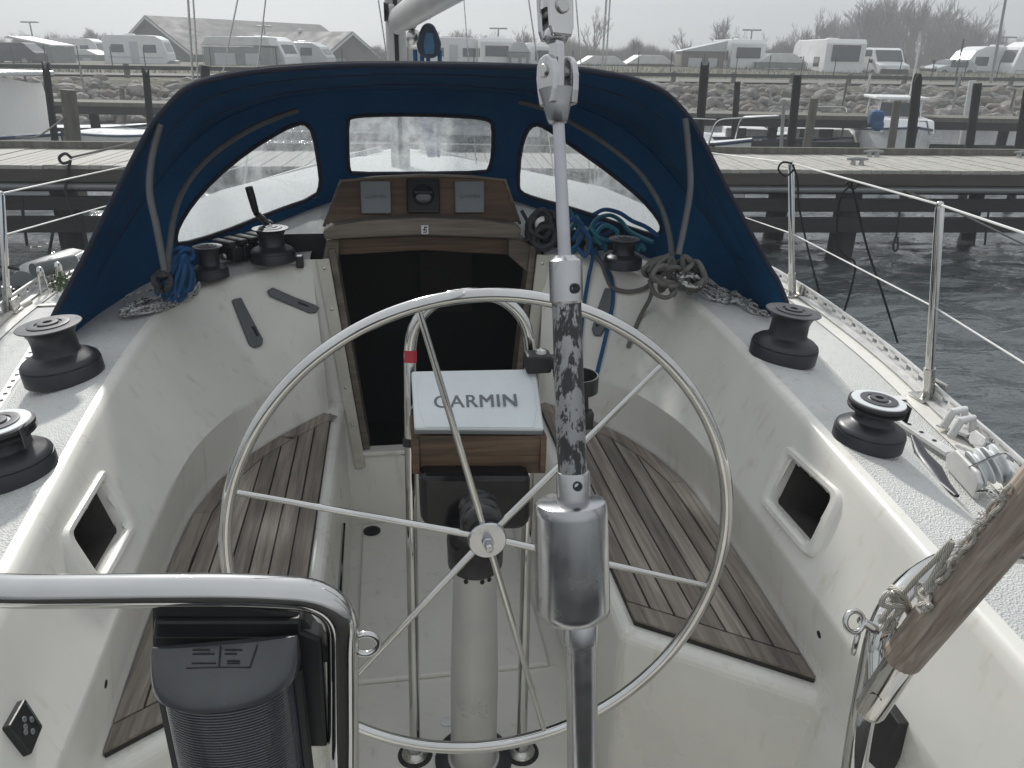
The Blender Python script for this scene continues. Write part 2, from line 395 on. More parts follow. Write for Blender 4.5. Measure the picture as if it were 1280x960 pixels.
M['moss'] = plain('green_growth', (.05, .075, .03), .9, 0, .5, 20, .5, 60)
m, nt, b = nodes('sea_water'); b.inputs['Base Color'].default_value = (.05, .06, .063, 1); b.inputs['Roughness'].default_value = .03; b.inputs['IOR'].default_value = 1.6
n1 = noise(nt, coord(nt, (.75, 1.6, 1), rot=(0, 0, .12)), 2.5, 5, .6, .3); n2 = noise(nt, coord(nt, (.8, 1.7, 1), rot=(0, 0, -.25)), 1.1, 2, .5)
p = bump(nt, b, n2, 'Fac', .5, .12); bump(nt, b, noise(nt, coord(nt, (1, 1.7, 1)), 9, 3), 'Fac', .5, .02, bump(nt, b, n1, 'Fac', .5, .08, p)); M['water'] = m
# ------------------------------------------------------------------ camera, light, sky
cd = bpy.data.cameras.new('camera'); cam = bpy.data.objects.new('camera', cd); COL.objects.link(cam); sc.camera = cam
cd.sensor_fit = 'HORIZONTAL'; cd.sensor_width = 36; cd.lens = 36*CF/1280; cd.clip_start = .02; cd.clip_end = 3000
fw = ray(640, 480).normalized(); rt0 = RT.copy(); up0 = rt0.cross(fw)
rt_ = rt0*math.cos(CR)-up0*math.sin(CR); up_ = rt0*math.sin(CR)+up0*math.cos(CR)
# image right / up axes carry the roll
cam.matrix_world = Matrix(((rt_.x, up_.x, -fw.x, CAM.x), (rt_.y, up_.y, -fw.y, CAM.y), (rt_.z, up_.z, -fw.z, CAM.z), (0, 0, 0, 1)))
EL, AZ = rad(34), rad(-11)
ts = V((math.sin(AZ)*math.cos(EL), math.cos(AZ)*math.cos(EL), math.sin(EL)))
ld = bpy.data.lights.new('sun', 'SUN'); ld.energy = 2.8; ld.angle = rad(4); ld.color = (1, .965, .91)
lo = bpy.data.objects.new('sun', ld); COL.objects.link(lo); lo.rotation_euler = (-ts).to_track_quat('-Z', 'Y').to_euler(); lo.location = (0, 0, 40)
w = bpy.data.worlds.new('World'); sc.world = w; w.use_nodes = True; nt = w.node_tree
sk = nt.nodes.new('ShaderNodeTexSky'); sk.sky_type = 'NISHITA'; sk.sun_disc = False; sk.sun_elevation = EL; sk.sun_rotation = AZ
sk.dust_density = 1.5; sk.air_density = 1; sk.ozone_density = 1
hs = nt.nodes.new('ShaderNodeHueSaturation'); hs.inputs['Saturation'].default_value = .16; link(nt, sk, 'Color', hs, 'Color')
tn = nt.nodes.new('ShaderNodeMix'); tn.data_type = 'RGBA'; tn.blend_type = 'MULTIPLY'; tn.inputs[0].default_value = 1; tn.inputs[7].default_value = (.965, 1, 1.025, 1); cm = nt.nodes.new('ShaderNodeMix'); cm.data_type = 'RGBA'; cm.inputs[0].default_value = .6; cm.inputs[7].default_value = (4.3, 4.35, 4.4, 1); link(nt, hs, 'Color', cm, 6); link(nt, cm, 2, tn, 6)
tg = nt.nodes.new('ShaderNodeTexCoord'); sx_ = nt.nodes.new('ShaderNodeSeparateXYZ'); link(nt, tg, 'Generated', sx_, 'Vector'); mr = nt.nodes.new('ShaderNodeMapRange')
mr.inputs['From Min'].default_value = 0; mr.inputs['From Max'].default_value = .9; mr.inputs['To Min'].default_value = .8; mr.inputs['To Max'].default_value = 1.6; link(nt, sx_, 'Z', mr, 'Value')
zg = nt.nodes.new('ShaderNodeMix'); zg.data_type = 'RGBA'; zg.blend_type = 'MULTIPLY'; zg.inputs[0].default_value = 1; link(nt, tn, 2, zg, 6); link(nt, mr, 'Result', zg, 7)
bg = nt.nodes['Background']; link(nt, zg, 2, bg, 'Color'); bg.inputs['Strength'].default_value = .11
vs = sc.view_settings; vs.view_transform = 'Standard'; vs.look = 'None'; vs.gamma = 1; vs.use_curve_mapping = False; vs.exposure = .46
# ------------------------------------------------------------------ ground, water, air
mb = MB()
for k in range(46): mb.box((-3.4+.15*k, -3.4, .93), (.138, 5.6, .05))
mb.box((0, -3.4, .78), (7, 5.5, .22)); o = mb.build('unseen_quay', M['beam']); o['kind'] = 'structure'  # unseen quay added behind the camera to darken reflections in the metal
mb = MB(); XA, XB, YA, YB = -9.5, 11.5, .3, 15.6; NX, NY = 330, 270
def wave(x, y):
    e = min(1, (x-XA)/1.5, (XB-x)/1.5, (y-YA)/.6, (YB-y)/1.5)
    if e <= 0: return 0
    a = mnoise.noise(V((x*1.25+.35*y, y*2.7, 1.3))); b_ = mnoise.noise(V((x*2.7-.5*y, y*5.6+.4*x, 7.7))); c_ = mnoise.noise(V((x*.35, y*.6, 4.1)))
    return e*(.052*a+.029*b_*(1+.9*c_)+.02*c_)
gr_ = [[V((XA+(XB-XA)*i/NX, YA+(YB-YA)*j/NY, 0)) for i in range(NX+1)] for j in range(NY+1)]
for r_ in gr_:
    for p in r_:
        if abs(p.x) < 1.0 and p.y < 7.5: continue
        p.z = wave(p.x, p.y)
mb.grid(gr_)
mb.add([(-400, -60, 0), (400, -60, 0), (400, 500, 0), (-400, 500, 0), (XA, YA, 0), (XB, YA, 0), (XB, YB, 0), (XA, YB, 0)], [(0, 1, 5, 4), (1, 2, 6, 5), (2, 3, 7, 6), (3, 0, 4, 7)])
o = mb.build('water', M['water']); o['kind'] = 'structure'
def bank(u):                                # a line of the far bank, u metres along it
    return BA+BD*u
BA = az(30, 97, -1.12); BB = az(1200, 110, -1.12); BD = (BB-BA); BL = BD.length; BD.normalize(); BN = V((-BD.y, BD.x, 0))
if BN.y < 0: BN = -BN
def gz(p):                                  # land height
    d = (V(p)-BA).dot(BN); u = (V(p)-BA).dot(BD)
    z = 1.38+min(1, max(0, (d-3)/12))*(.10+max(0, min(1, (u-2)/24))*.5)
    return z
mb = MB(); rows = []
for d in (-5.2, -4.8, -.4, 0, 1.5, 4, 8, 15, 25, 45, 90, 220):
    row = []
    for k in range(61):
        u = -150+k*6; p = BA+BD*u+BN*d
        z = gz(p) if d >= 0 else (1.3 if d > -1 else -.6)
        row.append(V((p.x, p.y, z+(.05*mnoise.noise(p*.3) if d > 1 else 0))))
    rows.append(row)
mb.grid(rows); o = mb.build('ground', M['ground']); o['kind'] = 'structure'
mb = MB(); rows = []
for d in (1.9, 4.6):
    rows.append([V(((BA+BD*(-120+k*6)+BN*d).x, (BA+BD*(-120+k*6)+BN*d).y, gz(BA+BD*(-120+k*6)+BN*d)+.09)) for k in range(48)])
mb.grid(rows); o = mb.build('gravel_road', M['track']); o['kind'] = 'structure'
# ================================================================== THE YACHT
yacht = thing('sailing_yacht', 'white sailing yacht seen from its stern, open cockpit with teak seats', 'sailing yacht', (0, 3, 0))
SOLE, SEAT, DECK = -1.78, -1.225, -.945
S_ = [(.66, .36), (.70, .80), (.718, 1.18), (.735, 1.5), (.742, 1.8), (.735, 2.02), (.70, 2.2), (.64, 2.36), (.56, 2.49), (.48, 2.6), (.42, 2.68), (.40, 2.74)]
E_ = [(.695, .36, -.795), (.73, .8, -.79), (.77, 1.18, -.785), (.80, 1.5, -.78), (.832, 1.82, -.78), (.852, 2.1, -.775), (.857, 2.32, -.768), (.845, 2.52, -.758), (.79, 2.67, -.745), (.67, 2.78, -.73), (.53, 2.85, -.712), (.43, 2.88, -.702)]
O_ = [(.94, .36, -.86), (.965, .8, -.855), (1.005, 1.25, -.85), (1.055, 1.5, -.85), (1.105, 1.82, -.848), (1.145, 2.1, -.838), (1.165, 2.35, -.82), (1.16, 2.62, -.80), (1.05, 2.8, -.745), (.78, 2.92, -.715), (.56, 2.97, -.70), (.43, 2.98, -.69)]
Sc, Ec, Oc = cat([(x, y, SEAT) for x, y in S_], 16), cat(E_, 16), cat(O_, 16)
def coaming(sg):
    cols = []
    n = len(Ec)
    for i in range(n):
        s, e, o = Sc[i].copy(), Ec[i].copy(), Oc[i].copy()
        t = (Ec[min(n-1, i+1)]-Ec[max(0, i-1)]); nr = V((t.y, -t.x, 0)).normalized()
        fw_ = min(1, max(0, (i-n*.45)/(n*.3)))
        ts = (Sc[min(n-1, i+1)]-Sc[max(0, i-1)]); ns = V((ts.y, -ts.x, 0)).normalized()
        c = s-ns*.024*(1-fw_)+(V((e.x, e.y, 0))-V((s.x, s.y, 0)))*.16*fw_; c.z = -1.025-.05*fw_
        col = [V((s.x-.06, s.y-.02, SOLE-.01)), V((s.x-.012, s.y, SEAT-.02))]
        a0 = V((s.x, s.y, SEAT)); 
        for k in (0, .3, .6, .93): col.append(a0.lerp(c, k))
        e1 = e-nr*.004+V((0, 0, -.026))
        for k in range(34):
            q = c.lerp(e1, k/34); q += nr*(.005+.006*fw_)*math.sin(math.pi*k/34); col.append(q)
        col += [e1, e+nr*.001+V((0, 0, -.014)), e+nr*.006+V((0, 0, -.005)), e+nr*.016, e+nr*.03+V((0, 0, .002))]
        e2 = e+nr*.03+V((0, 0, .002))
        for k in range(1, 8):
            q = e2.lerp(o, k/8); q.z += .014*math.sin(math.pi*k/8); col.append(q)
        no = (V((o.x-e.x, o.y-e.y, 0))).normalized()
        col += [o, o+no*.014+V((0, 0, -.006)), o+no*.022+V((0, 0, -.02))]
        d = o+no*.034; d.z = min(o.z-.04, DECK-.005) if i < n*.68 else o.z-.05; col.append(d)
        cols.append([V((p.x*sg, p.y, p.z+H)) for p in col])
    return cols
def make_bvh(cols):
    vs = [p for c in cols for p in c]; n = len(cols[0]); fs = []
    for i in range(len(cols)-1):
        for k in range(n-1): fs.append((i*n+k, i*n+k+1, (i+1)*n+k+1, (i+1)*n+k))
    return vs, fs, BVHTree.FromPolygons(vs, fs)
HIT = {}
def on(bv, px, py):
    h = bv.ray_cast(CAM, ray(px, py).normalized()); return (h[0], h[1]) if h[0] is not None else (az(px, py, -.8), V((0, 0, 1)))
HOLES = {1: [(988, 571), (962, 625), (1012, 682), (1042, 621)], -1: [(127, 602), (158, 659), (122, 722), (87, 669)]}
WALLBV = {}
for sg in (1, -1):
    cols = coaming(sg); vs_, fs_, bv = make_bvh(cols); WALLBV[sg] = bv
    hp = [on(bv, *q)[0] for q in HOLES[sg]]
    cen = sum(hp, V())/4
    ax_v = ((hp[0]+hp[3])/2-(hp[1]+hp[2])/2); ax_u = ((hp[0]+hp[1])/2-(hp[2]+hp[3])/2)
    nrm = ax_u.cross(ax_v).normalized()
    if nrm.x*sg > 0: nrm = -nrm
    loop = list(fillet([(hp[3]+hp[0])/2, hp[0], hp[1], hp[2], hp[3], (hp[3]+hp[0])/2], .016, 6))[:-1]; loop = resample(loop, 72, True)
    P2 = [(p.y, p.z) for p in loop]
    keep = []
    for f in fs_:
        c = sum((vs_[k] for k in f), V())/4
        if inside(c.y, c.z, P2) and c.x*sg < .86 and c.x*sg > .6: continue
        keep.append(f)
    nn_ = len(cols[0]); i0 = nn_-12; i1 = nn_-4; body = []; topf = []
    for f in keep:
        (topf if i0 <= f[0] % nn_ < i1 else body).append(f)
    mb = MB(); mb.add(vs_, body, True); mb.build('cockpit_coaming', M['gel'], yacht)
    mb = MB(); mb.add(vs_, topf, True); mb.build('coaming_top', M['deck'], yacht)
    # storage cubby: raised moulded surround and a pocket behind, its shade put into a dark colour
    mb = MB(); out = [cen+(p-cen)*1.0 for p in loop]
    rows = []
    sq = [cen+(p-cen)*1.0 for p in loop]; fat = fillet([cen+(q-cen)*1.34 for q in [(hp[3]+hp[0])/2, hp[0], hp[1], hp[2], hp[3], (hp[3]+hp[0])/2]], .034, 6)[:-1]; fat = resample(fat, 72, True)
    for (t_, lift) in [(1.06, -.006), (1.0, .005), (.82, .011), (.35, .011), (.08, .006), (-.04, -.004), (-.08, -.02)]:
        rows.append([p.lerp(q, t_)+nrm*lift for p, q in zip(loop, fat)])
    mb.grid(rows, True, True); fr = mb.build('storage_cubby', M['gel'], yacht)
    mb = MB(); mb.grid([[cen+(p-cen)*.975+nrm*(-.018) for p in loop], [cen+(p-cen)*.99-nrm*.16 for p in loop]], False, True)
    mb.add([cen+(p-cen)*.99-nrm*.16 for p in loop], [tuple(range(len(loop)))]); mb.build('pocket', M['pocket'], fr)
# bulkhead + sole + seats
def bkY(z): return 2.875-.10*((-.70-z)/1.08)        # cockpit bulkhead leans aft to its foot
CWC = .018                                          # companionway centre line
mb = MB()
def cwx(z): return .385-.085*((-.69-z)/.80)         # half width of the opening
zs = [-.695-.76*k/14 for k in range(15)]
for sg in (1, -1):
    rows = []
    for z in zs+[-1.5, -1.6, -1.79]:
        xi = cwx(max(z, -1.455)) if z > -1.46 else 0
        rows.append([W(CWC+sg*(xi+(.62-xi)*k/10), bkY(z), z) for k in range(11)])
    mb.grid(rows, False)
mb.build('bulkhead', M['gel'], yacht)
for sg in (1, -1):
    cols = coaming(sg); vv, ff, _ = make_bvh(cols); rows = [[W(sg*(.30+.5*k/8), bkY(z)-.001, z) for k in range(9)] for z in zs]
    o_ = len(vv); vv = vv+[p for r in rows for p in r]; ff = ff+[(o_+i*9+k, o_+i*9+k+1, o_+(i+1)*9+k+1, o_+(i+1)*9+k) for i in range(len(rows)-1) for k in range(8)]
    WALLBV[sg] = BVHTree.FromPolygons(vv, ff)
mb = MB()                                           # front lip of the companionway sill
mb.box(W(CWC, bkY(-1.465)+.02, -1.463), (.64, .06, .02), bev=.006); mb.build('sill', M['gel'], yacht)
# frames of the companionway
for sg in (1, -1):
    mb = MB(); lp = []
    p0, p1 = (W(CWC+sg*cwx(-.69), bkY(-.69)-.006, -.69), W(CWC+sg*cwx(-1.515), bkY(-1.515)-.006, -1.515))
    ax = (p1-p0).normalized(); xx = V((sg, 0, 0)); xx = (xx-ax*xx.dot(ax)).normalized()
    mb.slab([p0, p0+xx*.046, p1+xx*.040, p1], (0, -.006, 0)); M['strip'] = plain('dull_cream_metal', (.52, .50, .44), .4, .25, .15, 8)
    st = mb.build('steel_strip', M['strip'], yacht, .002)
    mb = MB()
    for k in range(6):
        c = p0.lerp(p1, .04+.184*k)+xx*.022+V((0, -.0075, 0)); mb.lathe([(.0065, -.003), (.006, .001), (.003, .0025)], c, frame((0, -1, 0)), 12)
    mb.build('screw', M['chrome'], st)
    mb = MB(); q0, q1 = W(CWC+sg*(cwx(-.66)-.026), bkY(-.66)+.01, -.66), W(CWC+sg*(cwx(-1.45)-.026), bkY(-1.45)+.01, -1.45)
    mb.slab([q0, q0+xx*.026, q1+xx*.026, q1], (0, .10, 0)); mb.build('door_jamb', M['greywood'], yacht, .003)
# cabin behind; near-black colour stands in for its lack of light
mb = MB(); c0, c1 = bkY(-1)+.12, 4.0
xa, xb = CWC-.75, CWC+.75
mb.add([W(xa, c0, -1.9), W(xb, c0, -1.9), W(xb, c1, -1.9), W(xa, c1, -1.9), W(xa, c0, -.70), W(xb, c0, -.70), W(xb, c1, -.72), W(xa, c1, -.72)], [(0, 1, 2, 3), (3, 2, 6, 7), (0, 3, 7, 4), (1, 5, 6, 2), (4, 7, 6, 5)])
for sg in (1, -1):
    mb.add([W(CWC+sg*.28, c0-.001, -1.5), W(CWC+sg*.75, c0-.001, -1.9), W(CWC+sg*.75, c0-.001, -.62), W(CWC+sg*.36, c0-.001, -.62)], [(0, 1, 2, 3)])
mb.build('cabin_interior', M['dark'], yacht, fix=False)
mb = MB(); mb.box(W(.13, 3.9, -.98), (.26, .02, .5)); mb.build('cabin_partition', plain('darkened_cabin_veneer', (.03, .026, .024), .6), yacht)  # partition colour darkened for the shade inside the cabin
# sole with raised tread
mb = MB(); mb.box(W(0, 1.45, SOLE-.02), (1.5, 2.7, .04)); mb.build('cockpit_sole', M['gel'], yacht)
mb = MB(); mb.box(W(-.005, 2.33, SOLE+.006), (.60, .88, .018), bev=.008); mb.build('sole_tread', M['gel'], yacht)
mb = MB(); mb.lathe([(.034, 0), (.034, .004), (.026, .005), (.02, -.002)], az(465, 664, SOLE+.017), n=24); mb.build('drain', M['dark'], yacht)
mb = MB(); mb.lathe([(.018, 0), (.018, .004), (.012, .006)], az(559, 903, SOLE), n=20); mb.build('deck_plug', M['whiteplas'], yacht)
SEATP = [(.385, 1.415), (.715, 1.185), (.728, 1.5), (.735, 1.8), (.728, 2.02), (.692, 2.2), (.632, 2.355), (.552, 2.485), (.472, 2.59), (.41, 2.665), (.385, 2.67)]
for sg in (1, -1):
    gel = [(.348, 1.40), (.40, 1.36), (.80, 1.08), (.82, 2.2), (.60, 2.80), (.348, 2.84)]
    mb = MB(); mb.slab([W(sg*x, y, SEAT-.008) for x, y in gel], (0, 0, SOLE-SEAT)); 
    so = mb.build('cockpit_seat', M['gel'], yacht, .028)
    so.modifiers['Bevel'].segments = 4
    # caulked bed and planks
    mb = MB(); mb.slab([W(sg*x, y, SEAT-.006) for x, y in SEATP], (0, 0, .012)); mb.build('caulking', M['caulk'], so)
    mb = MB(); zt = SEAT+.004
    def edgeboard(poly): mb.slab([W(sg*x, y, zt) for x, y in poly], (0, 0, .008))
    inner = SEATP
    # planks: strips of 48 mm, clipped by an inset outline
    aft_n = V((.23, -.0, 0)); a0, a1 = V((.385, 1.415, 0)), V((.715, 1.185, 0)); an = V((a1.y-a0.y, -(a1.x-a0.x), 0)).normalized()
    if an.y > 0: an = -an
    ad_ = an.dot(a0)
    # outer margin board: between outline and an inset of 55 mm
    def ins(p, d):
        out = []
        for i, q in enumerate(p):
            out.append((q[0]-d, q[1]) if i in (1, 2, 3, 4) else (q[0]-d*.85, q[1]-d*.5))
        return out
    outer = SEATP[1:10]; inn = [(x-.052, y-(.0 if y < 2.1 else .022*(y-2.1)/.4)) for x, y in outer]
    fld = [(.385, 1.415)]+inn+[(.387, 2.60)]
    x = .387
    while x < .70:
        poly = clip(clip(clip(fld, (-1, 0), -x), (1, 0), x+.0445), (an.x, an.y), ad_-.058)
        if len(poly) > 2: edgeboard(poly)
        x += .0495
    bd = clip(SEATP, (-an.x, -an.y), -(ad_-.053)); edgeboard(bd)
    for i in range(0, len(outer)-1, 3):
        seg = outer[i:i+4]; sin_ = [(p[0]+.0045, p[1]) for p in inn[i:i+4]]
        if len(seg) < 2: continue
        poly = clip(seg+sin_[::-1], (an.x, an.y), ad_-.058)
        if i: poly = clip(poly, (0, -1), -(outer[i][1]+.002))
        if len(poly) > 2: edgeboard(poly)
    mb.build('teak_slats', M['teak'], so, .0015)
    # long hinge rail / moulded hand hold on the seat face
    mb = MB(); mb.tube([W(sg*.335, 1.75, -1.47), W(sg*.330, 1.78, -1.44), W(sg*.330, 2.2, -1.40), W(sg*.335, 2.24, -1.43)], .008, 8); mb.build('locker_latch', M['chrome'], so)
# deck, toe rail line, hull
TR = cat([(.93, -.02, 0), (1.10, .45, 0), (1.24, 1.0, 0), (1.365, 1.5, 0), (1.435, 1.85, 0), (1.50, 2.15, 0), (1.56, 2.55, 0), (1.61, 3.1, 0), (1.60, 3.8, 0), (1.47, 4.8, 0), (1.24, 5.8, 0), (.94, 6.8, 0), (.58, 7.8, 0), (.28, 8.6, 0), (.02, 9.2, 0)], 10)
def sheer(y): return DECK+(.0 if y < 4 else -.004*(y-4))
def trx(y):
    for a, b in zip(TR, TR[1:]):
        if a.y <= y <= b.y: return a.x+(b.x-a.x)*(y-a.y)/max(1e-6, b.y-a.y)
    return .02
def ox(y):
    if y < 2.62:
        for a, b in zip(Oc, Oc[1:]):
            if a.y <= y <= b.y: return a.x+(b.x-a.x)*(y-a.y)/max(1e-6, b.y-a.y)
        return .94
    return 1.16-.24*max(0, y-3.2) if y < 6.3 else 0
mb = MB()
ys = [.1+.15*k for k in range(61)]
for sg in (1, -1):
    rows = []
    for y in ys:
        a = max(0, ox(y)-.02) if y > .34 else 0; b = trx(y)
        rows.append([W(sg*(a+(b-a)*k/6), y, sheer(y)+.012*(1-k/6)) for k in range(7)])
    mb.grid(rows)
mb.build('side_deck', M['deck'], yacht)
mb = MB()
for sg in (1, -1):
    rows = []
    for y in ys[:-1]:
        b = trx(y); rows.append([W(sg*b, y, sheer(y)+.012), W(sg*(b+.02), y, sheer(y)-.03), W(sg*b*1.0, y, -1.5), W(sg*b*.93, y, -2.1), W(sg*b*.7, y, -2.75)])
    mb.grid(rows)
a = [r for r in [[(trx(.1), DECK+.01), (trx(.1)+.02, DECK-.03), (trx(.1), -1.5), (trx(.1)*.93, -2.1), (trx(.1)*.7, -2.75)]]][0]
mb.add([W(x, .1, z) for x, z in a]+[W(-x, .1, z) for x, z in a[::-1]], [tuple(range(10))])
mb.build('hull', M['hullw'], yacht)
# inner gunwale strip: smooth gelcoat margin beside the toe rail and across the nonslip panels
for sg in (1, -1):
    mb = MB(); rows = []
    for y in ys:
        b = trx(y); rows.append([W(sg*(b-.085), y, sheer(y)+.0065), W(sg*(b-.003), y, sheer(y)+.0045)])
    mb.grid(rows)
    for y in (1.95, 3.2): mb.add([W(sg*(ox(y)+.02), y, sheer(y)+.0155), W(sg*(trx(y)-.08), y, sheer(y)+.0085), W(sg*(trx(y)-.08), y+.03, sheer(y)+.0085), W(sg*(ox(y)+.02), y+.03, sheer(y)+.0155)], [(0, 1, 2, 3)])
    mb.build('waterway', M['gel'], yacht)
    # perforated alloy toe rail
    mb = MB(); rail = [p for p in resample([p for p in TR if .3 < p.y < 8.8], 200)]
    def rp(i, dx, z): p = rail[i]; return W(sg*(p.x+dx), p.y, sheer(p.y)+z)
    for a, b in (((-.034, .010), (.004, .014)), ((-.004, .010), (.004, .026)), ((-.004, .042), (.004, .055))):
        rows = []
        for i in range(200): rows.append([rp(i, a[0], a[1]), rp(i, b[0], a[1]), rp(i, b[0], b[1]), rp(i, a[0], b[1])])
        mb.grid(rows, False, True)
    for i in range(0, 199):
        if i % 2 == 0: continue
        j = i+1
        q = [rp(i, -.004, .02), rp(i, .004, .02), rp(i, .004, .048), rp(i, -.004, .048)]; q2 = [p+(rp(j, 0, .034)-rp(i, 0, .034))*1.25 for p in q]
        mb.add(q+q2, [(0, 1, 2, 3), (7, 6, 5, 4), (0, 4, 5, 1), (1, 5, 6, 2), (2, 6, 7, 3), (3, 7, 4, 0)])
    mb.build('toe_rail', M['railalu'], yacht)
    # genoa track on the side deck
    mb = MB(); t0, t1 = (az(1112, 520, DECK+.02), az(1188, 570, DECK+.02)) if sg > 0 else (az(-6, 520, DECK+.02), az(48, 430, DECK+.02))
    d_ = (t1-t0).normalized(); nn = V((-d_.y, d_.x, 0))
    mb.slab([t0+nn*.016, t1+nn*.016, t1-nn*.016, t0-nn*.016], (0, 0, .012)); tk = mb.build('sheet_track', M['railalu'], yacht, .002)
    L = (t1-t0).length
    for k in range(int(L/.05)): mb = MB(); mb.lathe([(.006, 0), (.006, .001)], t0+d_*(.03+.05*k)+V((0, 0, .0125)), n=10); mb.build('track_hole', M['dark'], tk)
# coachroof
mb = MB(); rows = []
def ctop(x, y):
    q = min(1, abs(x)/1.1); return -.69+.15*min(1, max(0, (y-2.85)/.75))**.8-.0*y-.06*q*q-(.07*max(0, y-3.7) if y > 3.7 else 0)
YS = [2.98, 3.05, 3.15, 3.3, 3.5, 3.8, 4.2, 4.8, 5.4, 6.0, 6.25]
for y in YS:
    hw = 1.14-.24*max(0, y-3.2)
    r = [W(-hw-.03, y, DECK-.01)]
    for k in range(21):
        x = -hw+2*hw*k/20; r.append(W(x, y, ctop(x, y)-(.03 if k in (0, 20) else 0)))
    r.append(W(hw+.03, y, DECK-.01)); rows.append(r)
rows.append([W(p.x*.9, 6.6, DECK+.02) for p in rows[-1]])
mb.grid(rows); mb.build('coachroof', M['deck'], yacht)
for sg in (1, -1):                          # shoulders joining the coachroof to the coaming
    mb = MB(); idx = [i for i in range(len(Oc)) if i > len(Oc)*.6]; A2 = []; B2 = []
    for i in idx:
        o_ = Oc[i]; x = o_.x; A2.append(W(sg*x, o_.y-.01, o_.z-.012)); B2.append(W(sg*x, 3.02, ctop(x, 3.02)-.008))
    top_ = [W(sg*1.20, Oc[idx[0]].y-.15, DECK-.01)]; bot_ = [W(sg*1.20, 3.02, DECK-.01)]
    mb.grid([top_+A2, bot_+B2]); mb.build('coachroof_shoulder', M['deck'], yacht)
# instrument hood over the companionway
mb = MB()
def hoodpt(px, py, y): return ay(px, py, y)
front = [(407, 281), (427, 227), (470, 223), (530, 220), (590, 222), (630, 226), (649, 278), (600, 274), (528, 271), (455, 275)]
fp = [ay(px, py, 3.02-.10*((py-220)/60)) for px, py in front]
mb.slab(fp, (0, .16, -.02)); pod = mb.build('instrument_board', M['teakdark'], yacht, .006)
mb = MB(); top = [(426, 226), (470, 222), (530, 219), (590, 221), (631, 225)]
mb.tube([ay(px, py, 3.015) for px, py in [(405, 283)]+top+[(650, 280)]], .006, 8); mb.build('edge_trim', M['greywood'], pod)
plank = [(403, 290), (412, 283), (455, 276), (528, 272), (600, 275), (643, 281), (652, 286), (650, 299), (600, 297), (528, 294), (455, 297), (406, 300)]
mb = MB(); mb.slab([ay(px, py, 2.845) for px, py in plank], (0, .085, 0)); pl = mb.build('hatch_plank', M['greywood'], yacht, .007)
mb = MB(); c = ay(531, 287, 2.840); mb.box(c, (.026, .004, .031)); em = mb.build('maker_plate', M['whiteplas'], pl)
mb = MB()
for dx, dz, ww, hh in ((0, .004, .004, .016), (.004, .009, .009, .004), (-.004, 0, .007, .004), (0, -.009, .012, .003), (.006, -.003, .003, .008)): mb.box(c+V((dx, -.0027, dz)), (ww, .002, hh))
mb.build('emblem', M['dark'], em)
mb = MB(); mb.slab([ay(px, py, 2.95) for px, py in [(420, 299), (528, 295), (642, 299), (640, 319), (528, 313), (424, 319)]], (0, .05, 0)); mb.build('hatch_lip', M['teakdark'], yacht, .004)
mb = MB(); mb.slab([ay(px, py, 2.90) for px, py in [(636, 299), (655, 300), (678, 318), (668, 348), (636, 320)]], (0, .12, 0)); mb.build('hatch_runner', M['greywood'], yacht, .004)
mb = MB(); mb.slab([ay(px, py, 2.90) for px, py in [(408, 300), (424, 300), (422, 336), (402, 330)]], (0, .12, 0)); mb.build('hatch_runner', M['greywood'], yacht, .004)
mb = MB(); mb.box(ay(532, 271, 2.93), (.105, .09, .018)); mb.build('bracket', M['greyplas'], pod)
# flap lids and latch hardware
mb = MB(); mb.box(ay(375, 327, 2.86), (.025, .03, .045), bev=.004); mb.build('padeye', M['winch'], yacht)
# mast, boom and rigging
mb = MB(); mp_ = [(.055*math.cos(a)*1.02, .085*math.sin(a)) for a in [2*math.pi*k/24 for k in range(24)]]
mx0 = ay(499, 150, 4.85).x
mb.grid([[V((mx0+x+.0*z, 4.85+y, z+H)) for x, y in mp_] for z in (-.62, .2, 2, 5.2)], True, True)
mast = mb.build('mast', M['mastalu'], yacht)
mb = MB(); mb.slab([W(mx0-.012, 4.76, -.6), W(mx0+.012, 4.76, -.6), W(mx0+.012, 4.76, 5), W(mx0-.012, 4.76, 5)], (0, -.006, 0)); mb.build('sail_track', M['black'], mast)
mb = MB(); mb.lathe([(.0, -.02), (.05, -.02), (.04, .0), (.05, .02), (0, .02)], ay(489, 15, 4.8)+V((-.02, 0, 0)), frame((-1, 0, 0)), 20); mb.build('mast_winch', M['winch'], mast)
bo0 = ay(497, 26, 4.72); bo1 = ay(604, -44, 2.9)
mb = MB(); d_ = (bo1-bo0).normalized(); Fm = frame(d_, (0, 0, 1))
ov = [(.070*math.cos(a), .050*math.sin(a)) for a in [2*math.pi*k/24 for k in range(24)]]
mb.grid([[q+Fm@V((x, y, 0)) for x, y in ov] for q in (bo0, bo0.lerp(bo1, .5), bo1, bo1+d_*.8)], True, True)
mb.add([bo0+Fm@V((x, y, 0)) for x, y in ov], [tuple(range(24))]); boom = mb.build('boom', M['mastalu'], yacht)
mb = MB(); mb.box(bo0+V((-.03, .06, .02)), (.03, .12, .13), bev=.01); mb.box(bo0+V((.03, .05, -.02)), (.02, .12, .05), bev=.006); mb.build('gooseneck', M['steel'], boom)
